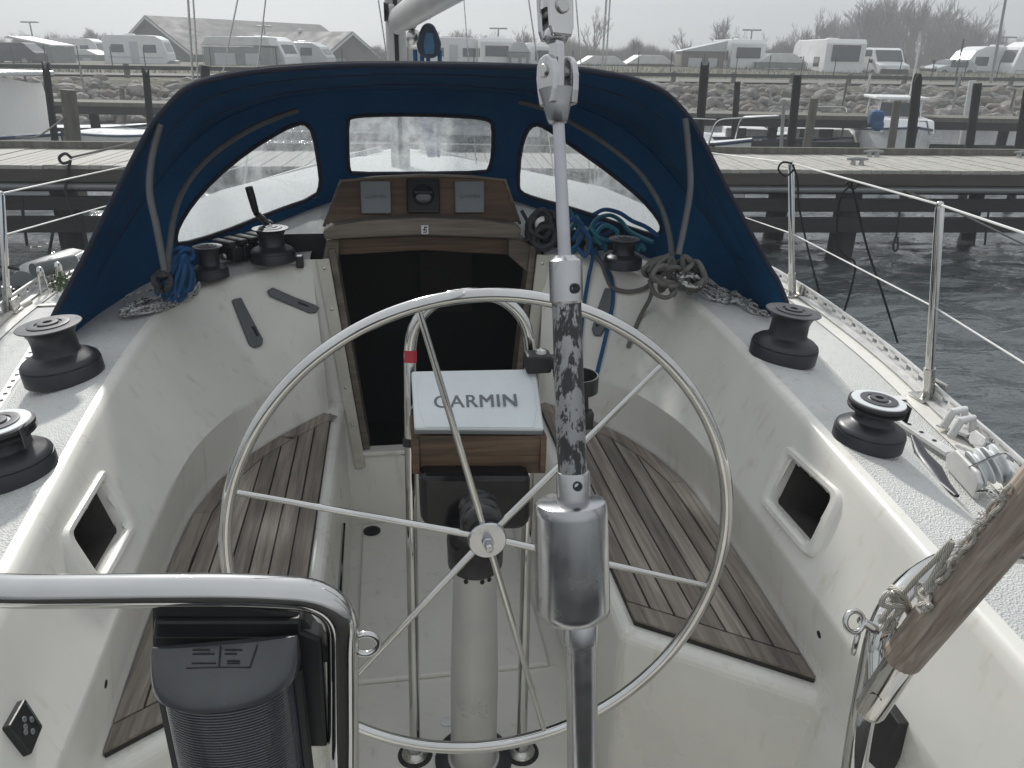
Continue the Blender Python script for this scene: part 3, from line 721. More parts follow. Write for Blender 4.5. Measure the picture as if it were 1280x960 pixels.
# multi-part purchase hanging under the boom
blk = thing('pulley_block', 'dark blue pulley block with blue falls hanging under the boom', 'pulley block', ay(536, 55, 4.3))
c = ay(536, 57, 4.3)
mb = MB(); ol = [(x*.84, z*.84) for x, z in [(0, .125), (.03, .115), (.055, .07), (.075, .01), (.06, -.045), (.03, -.07), (-.03, -.07), (-.06, -.045), (-.075, .01), (-.055, .07), (-.03, .115)]]
mb.prism(ol, .06, c); mb.build('cheek', plain('block_navy', (.010, .022, .04), .45), blk, .012)
mb = MB(); mb.prism([(-.018, .06), (.018, .06), (.028, .0), (.022, -.04), (-.022, -.04), (-.028, 0)], .066, c); mb.build('cheek_plate', plain('block_blue', (.03, .10, .17), .45), blk, .006)
mb = MB(); mb.tube([c+V((0, 0, .12)), c+V((0, 0, .2))], .012, 8); mb.ball(c+V((0, 0, .15)), .028); mb.ball(c+V((-.09, .1, .12)), .05, 10); mb.ball(c+V((-.07, .1, .04)), .04, 10); mb.build('shackle', M['steel'], blk)
for k, dx in enumerate((-.07, -.035, -.005, .055)):
    mb = MB(); mb.tube([c+V((dx, 0, -.02)), c+V((dx*.9, .03, -.3)), W(mx0+.18+dx*.4, 4.5, -.52)], .011, 8); mb.build('fall', M['ropeblue'], blk)
for (x0, y0, x1, y1, Y, rr, nm) in ((235, 0, 241, 98, 4.75, .006, 'doubled wire shroud farthest left of the mast'), (297, 0, 278, 92, 4.6, .004, 'inner lower shroud just right of the doubled shroud, left of the mast'),
        (332, 0, 322, 86, 4.95, .004, 'thin lower shroud nearest the mast on its left side'), (661, 0, 672, 76, 4.6, .004, 'thin wire shroud crossing behind the steel fork of the backstay'),
        (720, 0, 727, 88, 4.95, .004, 'thin wire shroud just right of the steel fork'), (758, 0, 752, 92, 4.75, .006, 'doubled cap shroud right of the backstay, outermost wire on that side'),
        (473, 0, 482, 60, 4.9, .004, 'thin dark wire just left of the mast'), (580, 0, 586, 80, 5.3, .003, 'thin wire between the blue pulley block and the fork')):
    a, b = ay(x0, y0, Y), ay(x1, y1, Y); d_ = (a-b)
    b2 = b-d_*((b.z-(H-.93))/d_.z); a2 = b+d_*((5.6+H-3-b.z)/d_.z)
    sh = thing('shroud_wire', nm, 'wire', b2)
    mb = MB(); mb.tube([b2, a2], rr, 6)
    if rr > .005: mb.tube([b2+V((.025, .01, 0)), a2+V((.022, .01, 0))], rr*.8, 6)
    mb.build('wire', M['steel'], sh)
    mb = MB(); mb.tube([b2, b2+(a2-b2)*.06], .011, 8); mb.build('turnbuckle', M['chrome'], sh)
# ================================================================== SPRAY HOOD
hood = thing('spray_hood', 'navy blue canvas spray hood with three cloudy windows over the companionway', 'spray hood', W(0, 2.9, -.7))
Lp = [(45, 440, 2.24), (74, 382, 2.30), (103, 327, 2.35), (151, 230, 2.42), (186, 163, 2.46), (206, 137, 2.48), (237, 109, 2.51), (296, 93, 2.53), (360, 86, 2.55), (440, 82, 2.56), (540, 82, 2.57)]
Rp = [(988, 392, 2.24), (972, 351, 2.30), (958, 328, 2.35), (909, 237, 2.42), (876, 172, 2.46), (861, 147, 2.48), (832, 117, 2.51), (791, 100, 2.53), (757, 93, 2.55), (722, 88, 2.56), (640, 84, 2.57)]
row0 = resample(cat([ay(*q) for q in Lp]+[ay(*q) for q in Rp[::-1]], 10), 121)
def mir(h): return [W(-x, y, z) for x, y, z in h[::-1]]+[W(x, y, z) for x, y, z in h[1:]]
row1 = resample(cat(mir([(0, 3.2, -.125), (.3, 3.18, -.13), (.55, 3.1, -.165), (.76, 2.95, -.26), (.92, 2.77, -.44), (1.03, 2.58, -.62), (1.10, 2.38, -.80)]), 10), 121)
row2 = resample(cat(mir([(0, 3.52, -.55), (.3, 3.47, -.57), (.55, 3.25, -.66), (.80, 2.98, -.73), (.95, 2.77, -.77), (1.05, 2.6, -.80), (1.115, 2.42, -.83)]), 10), 121)
rows = []
for k in range(19):
    t = k/18; r = []
    for i in range(121):
        p = row0[i].lerp(row1[i], t); q = 1-abs(i-60)/60
        p.z += .012*math.sin(math.pi*t)*(1 if q > .4 else q/.4)-.010*abs(math.sin(math.pi*t*2))*(1 if .15 < q < .9 else .4)
        r.append(p)
    rows.append(r)
mb = MB(); mb.grid(rows); mb.build('roof_canvas', M['canvas'], hood, solid=.003)
# bound edge along the aft arch
mb = MB(); mb.tube([p+V((0, -.004, 0)) for p in row0], .008, 8); mb.build('edge_binding', M['piping'], hood)
mb = MB(); mb.tube([p+V((0, .012, .009)) for p in row0[4:-4]], .0035, 6); mb.build('seam', M['sleeve'], hood)
for t in (.42, .8):
    mb = MB(); k = int(t*18); mb.tube([p+V((0, 0, -.003)) for p in rows[k][14:-14]], .0028, 6); mb.build('seam', M['seam'], hood)
# windscreen
fine = 361
r1, r2 = resample(row1, fine), resample(row2, fine); scr = []
for k in range(73):
    t = k/72; scr.append([r1[i].lerp(r2[i], t)+V((0, .02*math.sin(math.pi*t), 0)) for i in range(fine)])
vs_ = [p for r in scr for p in r]; fs_ = [(i*fine+k, i*fine+k+1, (i+1)*fine+k+1, (i+1)*fine+k) for i in range(72) for k in range(fine-1)]
sbv = BVHTree.FromPolygons(vs_, fs_)
WIN = [[(381.6, 154), (392, 165), (398.8, 206), (401.5, 230), (395, 246), (338.6, 266), (275, 292), (223, 306.6), (219, 299), (223, 282), (240.6, 254), (268, 223), (309, 189), (354, 161.5), (371, 154.7)],
       [(667.5, 154.7), (681, 158), (722.5, 187), (764, 216.6), (801.6, 247.5), (822, 271.6), (828, 285), (822, 294.6), (798, 288.8), (760, 275), (712, 259.5), (667.5, 247.5), (650, 240.6), (647, 230), (650, 189), (657, 165)],
       [(434, 151), (439, 146), (461, 143.7), (523, 143), (592, 146), (611, 149.5), (616.6, 156), (616, 192), (612, 210), (607, 215.5), (523, 216.6), (440.6, 217), (436, 213), (434.5, 192)]]
pv = [project(p) for p in vs_]; WF = [[], [], []]; rest = []
for f in fs_:
    cx_ = sum(pv[k][0] for k in f)/4; cy_ = sum(pv[k][1] for k in f)/4; hit = None
    for i, P in enumerate(WIN):
        if inside(cx_, cy_, P): hit = i
    (rest if hit is None else WF[hit]).append(f)
mb = MB(); mb.add(vs_, rest, True); mb.build('windscreen_canvas', M['canvas'], hood, solid=.003)
for i, P in enumerate(WIN):
    ids = sorted({k for f in WF[i] for k in f}); mp_ = {k: n for n, k in enumerate(ids)}
    mb = MB(); mb.add([vs_[k] for k in ids], [[mp_[k] for k in f] for f in WF[i]], True); wn = mb.build('window', M['vinyl'], hood)
    lp = []
    for q in chaikin(P, 1):
        h = sbv.ray_cast(CAM, ray(*q).normalized())
        if h[0] is not None: lp.append(h[0])
    mb = MB(); mb.tube([p+V((0, -.003, 0)) for p in lp], .0085, 6, closed=True, flat=(1, 1)); mb.build('window_binding', M['piping'], wn)
# frame bows in grey sleeves
for pts in ([(206, 338, 2.36), (196, 285, 2.39), (187, 240, 2.42), (190, 195, 2.46), (200, 155, 2.48)], [(848, 318, 2.36), (856, 280, 2.39), (863, 235, 2.42), (861, 190, 2.46), (857, 148, 2.48)]):
    mb = MB(); mb.tube(cat([ay(px, py, Y) for px, py, Y in pts], 6), .0105, 10); mb.build('frame_bow', M['sleeve'], hood)
for pts in ([(209, 338, 2.37), (213, 300, 2.48), (219, 262, 2.58), (236, 226, 2.7), (268, 191, 2.82), (310, 163, 2.95), (350, 145, 3.02), (372, 138, 3.06)], [(840, 318, 2.37), (836, 290, 2.48), (824, 253, 2.58), (797, 213, 2.7), (755, 178, 2.82), (715, 153, 2.95), (682, 136, 3.02), (649, 127, 3.06)]):
    mb = MB(); mb.tube(cat([ay(px, py, Y) for px, py, Y in pts], 6), .0095, 10); mb.build('frame_bow', M['sleeve'], hood)
def letters(txt, size, mat, parent, mtx, space=1.0):
    fc = bpy.data.curves.new('lettering', 'FONT'); fc.body = txt; fc.size = size; fc.space_character = space; fc.align_x = 'CENTER'; fc.align_y = 'CENTER'; fc.extrude = .0006
    t_ = bpy.data.objects.new('tmp', fc); COL.objects.link(t_); dg = bpy.context.evaluated_depsgraph_get(); dg.update()
    me = bpy.data.meshes.new_from_object(t_.evaluated_get(dg)); bpy.data.objects.remove(t_); bpy.data.curves.remove(fc)
    vs = [v.co.copy() for v in me.vertices]; fs = [tuple(p.vertices) for p in me.polygons]; me = bpy.data.meshes.new('lettering'); n = len(vs)
    me.from_pydata([v+V((dx*size*.016, 0, k*.00012)) for k, dx in enumerate((-1, 0, 1)) for v in vs], [], [tuple(i+k*n for i in f) for k in range(3) for f in fs])
    me.materials.append(mat); o = bpy.data.objects.new('lettering', me); COL.objects.link(o); o.parent = parent; o.matrix_local = mtx; return o
# ================================================================== WINCHES
def winch(kind, R, label, loc, tilt=(0, 0, 0)):
    t = local(thing('winch', label, 'winch', loc, 0, 'deck winches')); t.rotation_euler = tilt
    hh = {'tall': 1.55, 'tailer': 1.45, 'small': 1.75}[kind]*R
    mb = MB(); b = R
    mb.lathe([(b*.98, 0), (b, .01*R), (b, .40*R), (b*.99, .42*R), (b*.965, .43*R), (b*.965, .45*R), (b*.985, .46*R), (b*.96, .52*R), (b*.86, .60*R), (b*.66, .69*R), (b*.60, .74*R)], n=48); mb.build('skirt', M['winch'], t)
    if kind == 'tailer':
        mb = MB(); mb.lathe([(b*.60, .735*R), (b*.55, .80*R), (b*.54, .93*R), (b*.58, 1.02*R), (b*.66, 1.05*R)], n=48); mb.build('drum', M['winch'], t)
        mb = MB(); mb.lathe([(b*.66, 1.05*R), (b*.80, 1.09*R), (b*.82, 1.14*R), (b*.70, 1.18*R), (b*.70, 1.21*R), (b*.82, 1.25*R), (b*.815, 1.33*R), (b*.76, 1.36*R)], n=48); mb.build('jaws', M['rubber'], t)
        mb = MB(); mb.lathe([(b*.765, 1.345*R), (b*.74, 1.385*R), (b*.3, 1.395*R), (b*.001, 1.395*R)], n=48); mb.build('top_plate', M['whiteplas'], t)
        zt = 1.395*R
        mb = MB(); mb.box((b*.72, -b*.3, 1.12*R), (.03*R, .4*R, .5*R)); mb.build('line_feeder', M['winchtop'], t)
    else:
        zt = (1.52 if kind == 'tall' else 1.78)*R
        mb = MB(); mb.lathe([(b*.60, .735*R), (b*.565, .82*R), (b*.555, zt-.42*R), (b*.575, zt-.28*R), (b*.66, zt-.12*R), (b*.70, zt-.08*R)], n=48); mb.build('drum', M['winch'], t)
        mb = MB(); mb.lathe([(b*.70, zt-.085*R), (b*.80, zt-.05*R), (b*.815, zt-.03*R), (b*.80, zt-.012*R), (b*.5, zt), (b*.001, zt)], n=48); mb.build('top_plate', M['winchtop'], t)
    mb = MB(); mb.lathe([(b*.52, zt-.003), (b*.52, zt+.025*R), (b*.46, zt+.035*R), (b*.34, zt+.035*R), (b*.33, zt)], n=32, cap=False)
    mb.lathe([(b*.26, zt), (b*.26, zt+.06*R), (b*.18, zt+.07*R), (b*.12, zt+.07*R), (b*.115, zt-.05*R)], n=24, cap=False); mb.build('socket_ring', M['winchtop'], t)
    mb = MB(); mb.lathe([(b*.115, zt+.01*R), (.001, zt+.01*R)], n=8, cap=False); mb.build('socket', M['dark'], t)
    return t
def surf(sg, px, py): return on(WALLBV[sg], px, py)[0]
winch('tall', .094, 'large charcoal winch with a wide flat rim where the flecked sheet ends', az(977, 447, -.790), (rad(1), rad(5), 0))
winch('tall', .096, 'large charcoal wide-rimmed winch on the port coaming below the navy canvas', az(82, 471, -.790), (rad(1), rad(-5), 0))
winch('tailer', .076, 'charcoal self-tailing winch with a white top disc beside the grey cleat', az(1083, 553, -.790), (rad(1), rad(4), 0))
winch('tailer', .083, 'charcoal self-tailing winch cut off by the picture edge, nearest on the port coaming', az(17, 592, -.790), (rad(1), rad(-4), 0))
winch('tall', .078, 'charcoal cabin-top winch with a black crank handle standing in it', az(342, 326, -.690))
winch('small', .060, 'small charcoal winch with a folded top between blue rope and crank-handle winch', az(264, 346, -.715))
winch('tall', .070, 'dark winch half hidden by teal and grey rope at the canvas window', az(778, 334, -.71))
hd = thing('winch_crank', 'black-gripped alloy crank handle standing in the cabin-top winch', 'crank handle', az(340, 282, -.57))
a, b = ay(336, 281, 2.92), ay(320, 266, 2.86); c = ay(311, 234, 2.85)
mb = MB(); mb.tube([a+V((0, 0, -.03)), a, b], [.011, .012, .011], 10); mb.ball(a, .018, 12); mb.build('arm', M['alu'], hd)
mb = MB(); mb.tube([b, b.lerp(c, .1), b.lerp(c, .6), c], [.010, .012, .0135, .0135], 12); mb.build('grip', M['black'], hd)
# rope clutches
a, b = az(276, 316, -.66), az(330, 304, -.66); d_ = (b-a); n_ = 4
for k in range(4):
    t = thing('rope_clutch', ['black rope clutch next to the small winch, first of four', 'black rope clutch second from the small winch', 'black rope clutch second from the crank-handle winch', 'black rope clutch touching the crank-handle winch'][k], 'rope clutch', a+d_*((k+.5)/4), 0, 'bank of rope clutches')
    c = a+d_*((k+.5)/4); m_ = frame((0, 0, 1), d_)
    mb = MB(); mb.box(c, (d_.length/4*.92, .13, .05), m_, .006); mb.build('body', M['black'], t)
    mb = MB(); mb.box(c+V((0, -.02, .035)), (d_.length/4*.72, .10, .022), m_, .008); mb.build('lever', M['rubber'], t)
    mb = MB(); mb.lathe([(.011, 0), (.012, .004), (.006, .005)], c+V((0, -.066, -.002)), frame((0, -1, 0)), 14); mb.build('rope_port', M['steel'], t)
t = thing('rope_organiser', 'low black deck block on the cabin top beside the crank-handle winch', 'deck block', ay(366, 306, 3.05))
mb = MB(); mb.box(ay(364, 306, 3.05), (.12, .06, .05), rz(.3), .01); mb.build('body', M['black'], t)
mb = MB(); mb.box(ay(363, 300, 3.05), (.07, .05, .02), rz(.3), .006); mb.build('plate', M['steel'], t)
# ================================================================== INSTRUMENTS ON THE HOOD
def onboard(px, py): return ay(px, py, 3.02-.10*((py-220)/60)-.004)
for nm, lb, P in (('instrument_display', 'grey covered instrument display on the wooden board, port side of the compass', [(450, 228), (488, 228), (489, 268), (452, 268)]), ('instrument_display', 'grey covered instrument display on the wooden board, starboard side of the compass', [(568, 228), (605, 228), (605, 267), (569, 267)])):
    q = [onboard(*p) for p in P]; nrm = (q[1]-q[0]).cross(q[3]-q[0]).normalized(); nrm = nrm if nrm.y < 0 else -nrm
    t = thing(nm, lb, 'instrument', sum(q, V())/4, 0, 'instruments under covers')
    mb = MB(); mb.slab(q, nrm*.014); mb.build('cover', M['greycover'], t, .004)
    c = sum(q, V())/4
    x_ = (q[1]-q[0]).normalized(); y_ = nrm.cross(x_); mm = Matrix((x_, y_, nrm)).transposed().to_4x4(); mm.translation = nrm*.0148; letters('GARMIN', .021, M['letters'], t, mm)
q = [onboard(*p) for p in [(508, 224), (549, 224), (550, 267), (509, 267)]]; nrm = (q[1]-q[0]).cross(q[3]-q[0]).normalized(); nrm = nrm if nrm.y < 0 else -nrm
t = thing('bulkhead_compass', 'black square compass with a dome card in the middle of the wooden board', 'compass', sum(q, V())/4)
mb = MB(); mb.slab(q, nrm*.012); mb.build('housing', M['black'], t, .006)
c = sum(q, V())/4+nrm*.010; mf = frame(nrm, (1, 0, 0))
mb = MB(); mb.ball(c, .042, 24, (1, 1, .55), mf); cp = mb.build('dome', plain('compass_dome', (.02, .022, .026), .06, 0, .2, spec=.8), t)
mb = MB(); mb.box(c+nrm*.0235+V((0, -.001, .002)), (.066, .010, .002), mf); 
for k in range(-3, 4): mb.box(c+nrm*.0245+V((k*.0095, -.001, .002)), (.004, .008, .002), mf)
mb.build('card_marks', M['winch'], cp); mb = MB(); mb.box(c+nrm*.0246+V((0, 0, -.014)), (.0015, .026, .001), mf); mb.build('lubber_line', M['whiteplas'], cp)
mb = MB(); mb.box(sum(q[:2], V())/2+nrm*.0125+V((0, 0, -.006)), (.022, .004, .001), mf); mb.build('marking', M['greycover'], t)
# ================================================================== STEERING PEDESTAL, GUARD, PLOTTER
ped = thing('steering_pedestal', 'pale steering pedestal with black head standing on the cockpit sole', 'pedestal', az(592, 945, SOLE))
pc = az(592, 950, SOLE); pt_ = ay(594, 700, pc.y-.05)
pu = (pt_-pc).normalized(); pf = frame(pu); L = (pt_-pc).length
mb = MB(); mb.lathe([(.082, 0), (.082, .012), (.064, .02), (.062, .04), (.0605, L*.5), (.047*1.08, L*.96), (.047*1.08, L), (.04, L+.004)], pc, pf, 40); mb.build('column', M['pedestal'], ped)
mb = MB(); mb.lathe([(.10, 0), (.105, .006), (.09, .014), (.066, .018)], pc, pf, 40); mb.build('base_flange', M['winch'], ped)
for k in (-1.35, -1.0, -2.1):
    mb = MB(); q = pc+pu*(L*.965)+pf@V((math.cos(k)*.051, math.sin(k)*.051, 0)); mb.ball(q, .006, 8); mb.build('bolt', M['dark'], ped)
mb = MB(); hc = pc+pu*(L+.035)
mb.lathe([(.060, -.045), (.064, -.04), (.066, .03), (.060, .06), (.05, .07)], hc, pf, 32)
mb.build('head_casting', M['gloss'], ped)
bx = [ay(px, py, pc.y-.02) for px, py in [(524, 594), (664, 594), (664, 655), (650, 664), (535, 664), (526, 650)]]
mb = MB(); mb.slab(bx, (0, .10, 0)); mb.build('binnacle', M['gloss'], ped, .02)
hub = ay(605, 668, 1.262)
sx = V((0, 1, 0)).lerp(V((0, 1, 0)), 1); tl_ = rad(5.0)
wup = V((0, math.sin(tl_), math.cos(tl_))); wn_ = V((0, -math.cos(tl_), math.sin(tl_)))     # wheel plane up / shaft direction aft
mb = MB(); mb.lathe([(.034, .02), (.040, .03), (.042, .045), (.038, .055), (.042, .065), (.038, .075), (.040, .1)], hub, frame(V((0, 1, 0))), 28); mb.build('shaft_boot', M['gloss'], ped)
RW = .483; wx = V((1, 0, 0)); rimc = ay(610, 678, 1.262); hub = rimc-wn_*.02
def wp(a, r, d=0): return rimc+(wx*math.cos(a)+wup*math.sin(a))*r+wn_*d
mb = MB(); mb.tube([wp(2*math.pi*k/160, RW) for k in range(160)], .0125, 14, closed=True); whl = mb.build('steering_wheel', M['chrome'], ped)
for a in (104.32, 46.29, 163.09, 284.32, 226.29, 343.09):
    q = wp(rad(a), RW-.008); mb = MB(); mb.tube([hub+(q-hub)*.05, hub.lerp(q, .5), q], [.0072, .0066, .0056], 12); mb.build('spoke', M['chrome'], whl)
mb = MB(); mb.lathe([(.036, -.016), (.0375, -.012), (.0375, .012), (.035, .016), (.012, .0165)], hub, frame(wn_), 36); mb.build('hub', M['alu'], whl)
mb = MB(); mb.lathe([(.012, .014), (.012, .024), (.010, .026)], hub, frame(wn_), 6, False); mb.lathe([(.008, .024), (.008, .045), (.0065, .049), (.001, .05)], hub, frame(wn_), 16); mb.build('nut', M['alu'], whl)
mb = MB(); mb.lathe([(.02, -.06), (.02, -.012)], hub, frame(wn_), 16); mb.build('shaft', M['steel'], whl)
grd = thing('pedestal_guard', 'bent stainless tube guard loop standing behind the steering wheel', 'guard rail', az(585, 945, SOLE))
pts = [az(519, 943, SOLE), ay(513.5, 600, 1.70), ay(512.5, 450, 1.74)]
arc = [ay(px, py, 1.745) for px, py in [(512.5, 440), (517, 412), (530, 390), (552, 374), (587, 367), (622, 372), (645, 388), (658, 410), (662.5, 440)]]
pts = pts[:2]+cat([pts[2]]+arc+[ay(662, 460, 1.74)], 5)+[ay(660, 600, 1.70), az(652, 940, SOLE)]
mb = MB(); mb.tube(pts, .0145, 14); mb.build('tube', M['chrome'], grd)
for px, py in ((519, 943), (652, 940)):
    q = az(px, py, SOLE); mb = MB(); mb.lathe([(.036, 0), (.037, .006), (.03, .016), (.022, .02), (.02, .05), (.018, .052)], q, n=24); mb.build('foot', M['steel'], grd)
    mb = MB(); mb.lathe([(.048, 0), (.046, .004), (.02, .005)], q, n=24); mb.build('gasket', M['rubber'], grd)
mb = MB(); q0, q1 = ay(513, 453, 1.738), ay(513, 438, 1.745); mb.tube([q0, q1], .0153, 16); mb.build('red_tape', M['red'], grd)
mb = MB(); q0, q1 = ay(513, 557, 1.71), ay(513, 548, 1.713); mb.tube([q0, q1], .0185, 16); mb.build('clip', M['rubber'], grd)
plo = thing('chart_plotter', 'white covered chart plotter in a wooden box mounted on the pedestal guard', 'chart plotter', ay(597, 560, 1.62))
fr_ = [ay(px, py, Y) for px, py, Y in [(523, 545, 1.585), (678, 545, 1.585), (676, 592, 1.60), (525, 592, 1.60)]]
mb = MB(); mb.slab(fr_, (0, .13, 0)); mb.build('front_board', M['teakbox'], plo, .003)
for P in ([(514, 549), (524, 549), (525, 593), (516, 593)], [(676, 546), (684, 546), (682, 592), (675, 592)]):
    mb = MB(); mb.slab([ay(px, py, 1.583) for px, py in P], (0, .15, 0)); mb.build('side_board', M['teakdark'], plo, .002)
mb = MB(); mb.slab([ay(px, py, Y) for px, py, Y in [(513, 464, 1.715), (672, 462, 1.715), (672, 470, 1.74), (513, 470, 1.74)]], (0, .01, -.09)); mb.build('back_board', M['teakbox'], plo, .002)
cq = [ay(px, py, Y) for px, py, Y in [(514, 468, 1.70), (669, 465, 1.70), (679, 541, 1.575), (518, 540, 1.575)]]
n2 = (cq[1]-cq[0]).cross(cq[3]-cq[0]).normalized(); n2 = n2 if n2.y < 0 else -n2
mb = MB(); mb.slab([p-n2*.012 for p in cq], n2*.018); mb.build('base_case', M['greycover'], plo, .004)
cc = sum(cq, V())/4; inn = [cc+(p-cc)*.955 for p in cq]
mb = MB(); mb.slab([p+n2*.004 for p in cq], n2*.012); cv = mb.build('cover', M['cover'], plo, .007); cv.modifiers['Bevel'].segments = 4
mb = MB(); ex = [cc+(cq[0]-cc)*.93, cc+(cq[1]-cc)*.93]
mb.slab([inn[0].lerp(inn[1], .06)+n2*.0145, inn[0].lerp(inn[1], .94)+n2*.0145, inn[1].lerp(inn[2], .30).lerp(inn[0].lerp(inn[3], .3), .015)+n2*.0145, inn[1].lerp(inn[2], .66).lerp(inn[0].lerp(inn[3], .66), .015)+n2*.0145, inn[2].lerp(inn[3], .06)+n2*.0145, inn[2].lerp(inn[3], .94)+n2*.0145, inn[0].lerp(inn[3], .66).lerp(inn[1].lerp(inn[2], .66), .015)+n2*.0145, inn[0].lerp(inn[3], .3).lerp(inn[1].lerp(inn[2], .3), .015)+n2*.0145], n2*.003); mb.build('raised_panel', M['cover'], cv, .002)
hh_ = ray(595, 502); tq = (cc+n2*.0182-CAM).dot(n2)/hh_.dot(n2); lpz = CAM+hh_*tq
x_ = (cq[1]-cq[0]); x_ = x_.normalized(); y_ = n2.cross(x_)
mm = Matrix((x_*1.05, y_, n2)).transposed().to_4x4(); mm.translation = lpz-plo.location; letters('GARMIN', .046, M['letters'], plo, mm, 1.08)
cup = thing('drink_holder', 'black clamp and ring cup holder on the pedestal guard', 'cup holder', ay(672, 455, 1.7))
mb = MB(); mb.box(ay(672, 452, 1.69), (.06, .05, .045), None, .006); mb.box(ay(690, 452, 1.68), (.05, .03, .03), None, .005); mb.build('clamp', M['black'], cup)
mb = MB(); mb.lathe([(.015, 0), (.013, .008), (.001, .012)], ay(676, 441, 1.69), n=16); mb.build('knob', M['steel'], cup)
rc = ay(722, 478, 1.62)
mb = MB(); mb.lathe([(.044, -.018), (.047, -.018), (.047, .018), (.044, .018)], rc, n=32, cap=False); mb.tube([ay(695, 460, 1.68), rc+V((-.045, 0, 0))], .008, 8); mb.build('ring', M['black'], cup, solid=.003)
mb = MB(); mb.box(ay(733, 524, 1.62), (.03, .03, .045), None, .005); mb.tube([rc+V((.02, 0, -.018)), ay(733, 520, 1.62)], .006, 8); mb.build('lower_clip', M['black'], cup)
# ================================================================== BACKSTAY ADJUSTER (nearest thing on the centreline)
bk = thing('backstay_adjuster', 'worn aluminium backstay adjuster with chipped black barrel hanging in front of the wheel', 'backstay adjuster', ay(727, 960, .50))
def by(py): return .50+(960-py)/960*.17
def bp(px, py): return ay(px, py, by(py))
A0 = bp(729, 1010); A1 = bp(690, -40); axb = (bp(700, 160)-bp(727, 900)).normalized(); fb = frame(axb, (1, 0, 0))
def seg(name, mat, prof, n=40, sub=None, bev=0):
    mb = MB(); pts = []
    vsx = []
    # prof: list of (px centre, py, half width px)
    ctr = [bp(px, py) for px, py, hw in prof]
    rr = [(bp(px+hw, py)-bp(px-hw, py)).length/2 for px, py, hw in prof]
    for c, r in zip(ctr, rr):
        for k in range(n): a = 2*math.pi*k/n; vsx.append(c+fb@V((r*math.cos(a), r*math.sin(a), 0)))
    fs = [(i*n+k, i*n+(k+1) % n, (i+1)*n+(k+1) % n, (i+1)*n+k) for i in range(len(prof)-1) for k in range(n)]
    fs += [tuple(range(n-1, -1, -1)), tuple((len(prof)-1)*n+k for k in range(n))]
    mb.add(vsx, fs, True); return mb.build(name, mat, sub or bk)
seg('lower_tube', M['alu'], [(731, 1020, 19), (729, 965, 19), (726, 803, 18.5), (726, 801, 21), (725.5, 770, 21), (725, 768, 20)])
seg('hand_barrel', M['alu'], [(716, 770, 20), (716, 769, 40), (716, 764, 44.5), (715.5, 756, 45.5), (714, 640, 44.5), (713, 633, 44.5), (713, 627, 42.5), (713, 625, 38), (713, 624, 20)])
seg('lower_collar', M['alu'], [(717, 628, 21), (716.5, 592, 20.5), (716.5, 589, 19.5), (716.5, 587.5, 15)])
seg('barrel', M['chip'], [(716, 590, 17.5), (714, 560, 18), (708, 372, 18)])
seg('upper_collar', M['alu'], [(708, 379, 18), (708, 376, 20.5), (707, 332, 20.5), (706.5, 326, 20), (706, 322, 14), (706, 319, 12)])
M['rodalu'] = plain('brushed_rod', (.50, .50, .53), .38, .55, .12, 20)
seg('rod', M['rodalu'], [(706, 324, 8.2), (698, 150, 7.3), (698, 140, 7.2)], 16)
for px, py in ((716, 602), (713, 360)):
    q = bp(px+5, py); vd = (CAM-q).normalized(); mb = MB(); rr = .016 if py > 500 else .0155
    c = bp(px, py)+(vd-axb*vd.dot(axb)).normalized()*rr*.99+V((.004, 0, 0)); mb.lathe([(.0042, -.003), (.0042, .0012), (.0028, .0014), (.0024, -.001)], c, frame(vd), 14); mb.build('grub_screw', M['winch'], bk)
# forged jaw: two plates with a pin, then a second fork above
def hw(px): return px
jx = V((1, 0, 0)); jd = (CAM-bp(696, 90)).normalized(); jd = (jd-axb*jd.dot(axb)).normalized(); jr = axb.cross(jd)
if jr.x < 0: jr = -jr
tw = (jd*.55-jr*.84).normalized(); tw2 = axb.cross(tw)             # pin axis of the lower jaw, turned to the side
c0 = bp(697, 152); s = (bp(720, 100)-bp(675, 100)).length/45       # metres per photo pixel here
mb = MB(); mb.lathe([(10.5*s, -2*s), (13*s, 2*s), (17*s, 20*s), (22*s, 38*s)], c0, frame(axb, tw2), 28); mb.build('jaw_neck', M['alu'], bk)
out = [(-15, -40), (15, -40), (19, -24), (21, -6), (18, 9), (10, 17), (0, 19), (-10, 17), (-18, 9), (-21, -6), (-19, -24)]
jc = bp(696.5, 90)
for k in (-1, 1):
    mb = MB(); mm = Matrix((tw2, tw, axb)).transposed(); mb.prism([(x*s, z*s) for x, z in out], 9.5*s, jc+tw*(k*14*s), mm); mb.build('jaw_cheek', M['alu'], bk, 2.5*s)
mb = MB(); mb.lathe([(7*s, -22*s), (8*s, -21*s), (8*s, 21*s), (7*s, 22*s)], jc, frame(tw, tw2), 20); mb.build('clevis_pin', M['steel'], bk)
mb = MB(); mb.prism([(x*s, z*s) for x, z in [(-9, -20), (9, -20), (11, 0), (11, 30), (8, 40), (-8, 40), (-11, 30), (-11, 0)]], 11*s, jc, Matrix((tw2, tw, axb)).transposed()); mb.build('toggle_tongue', M['alu'], bk, 2.5*s)
uc = bp(694, 16); tu = (jd*.86+jr*.5).normalized(); tu2 = axb.cross(tu)
mb = MB(); mb.lathe([(13*s, -34*s), (15*s, -30*s), (15*s, -22*s), (12*s, -18*s)], uc, frame(axb, tu2), 24); mb.build('swivel_body', M['alu'], bk)
ou = [(-13, -31), (13, -31), (16.5, -20), (17.5, 20), (13, 36), (-13, 36), (-17.5, 20), (-16.5, -20)]
for k in (-1, 1):
    mb = MB(); mb.prism([(x*s, z*s) for x, z in ou], 8*s, uc+tu*(k*13*s), Matrix((tu2, tu, axb)).transposed()); mb.build('fork_cheek', M['chrome'] if k > 0 else M['alu'], bk, 3*s)
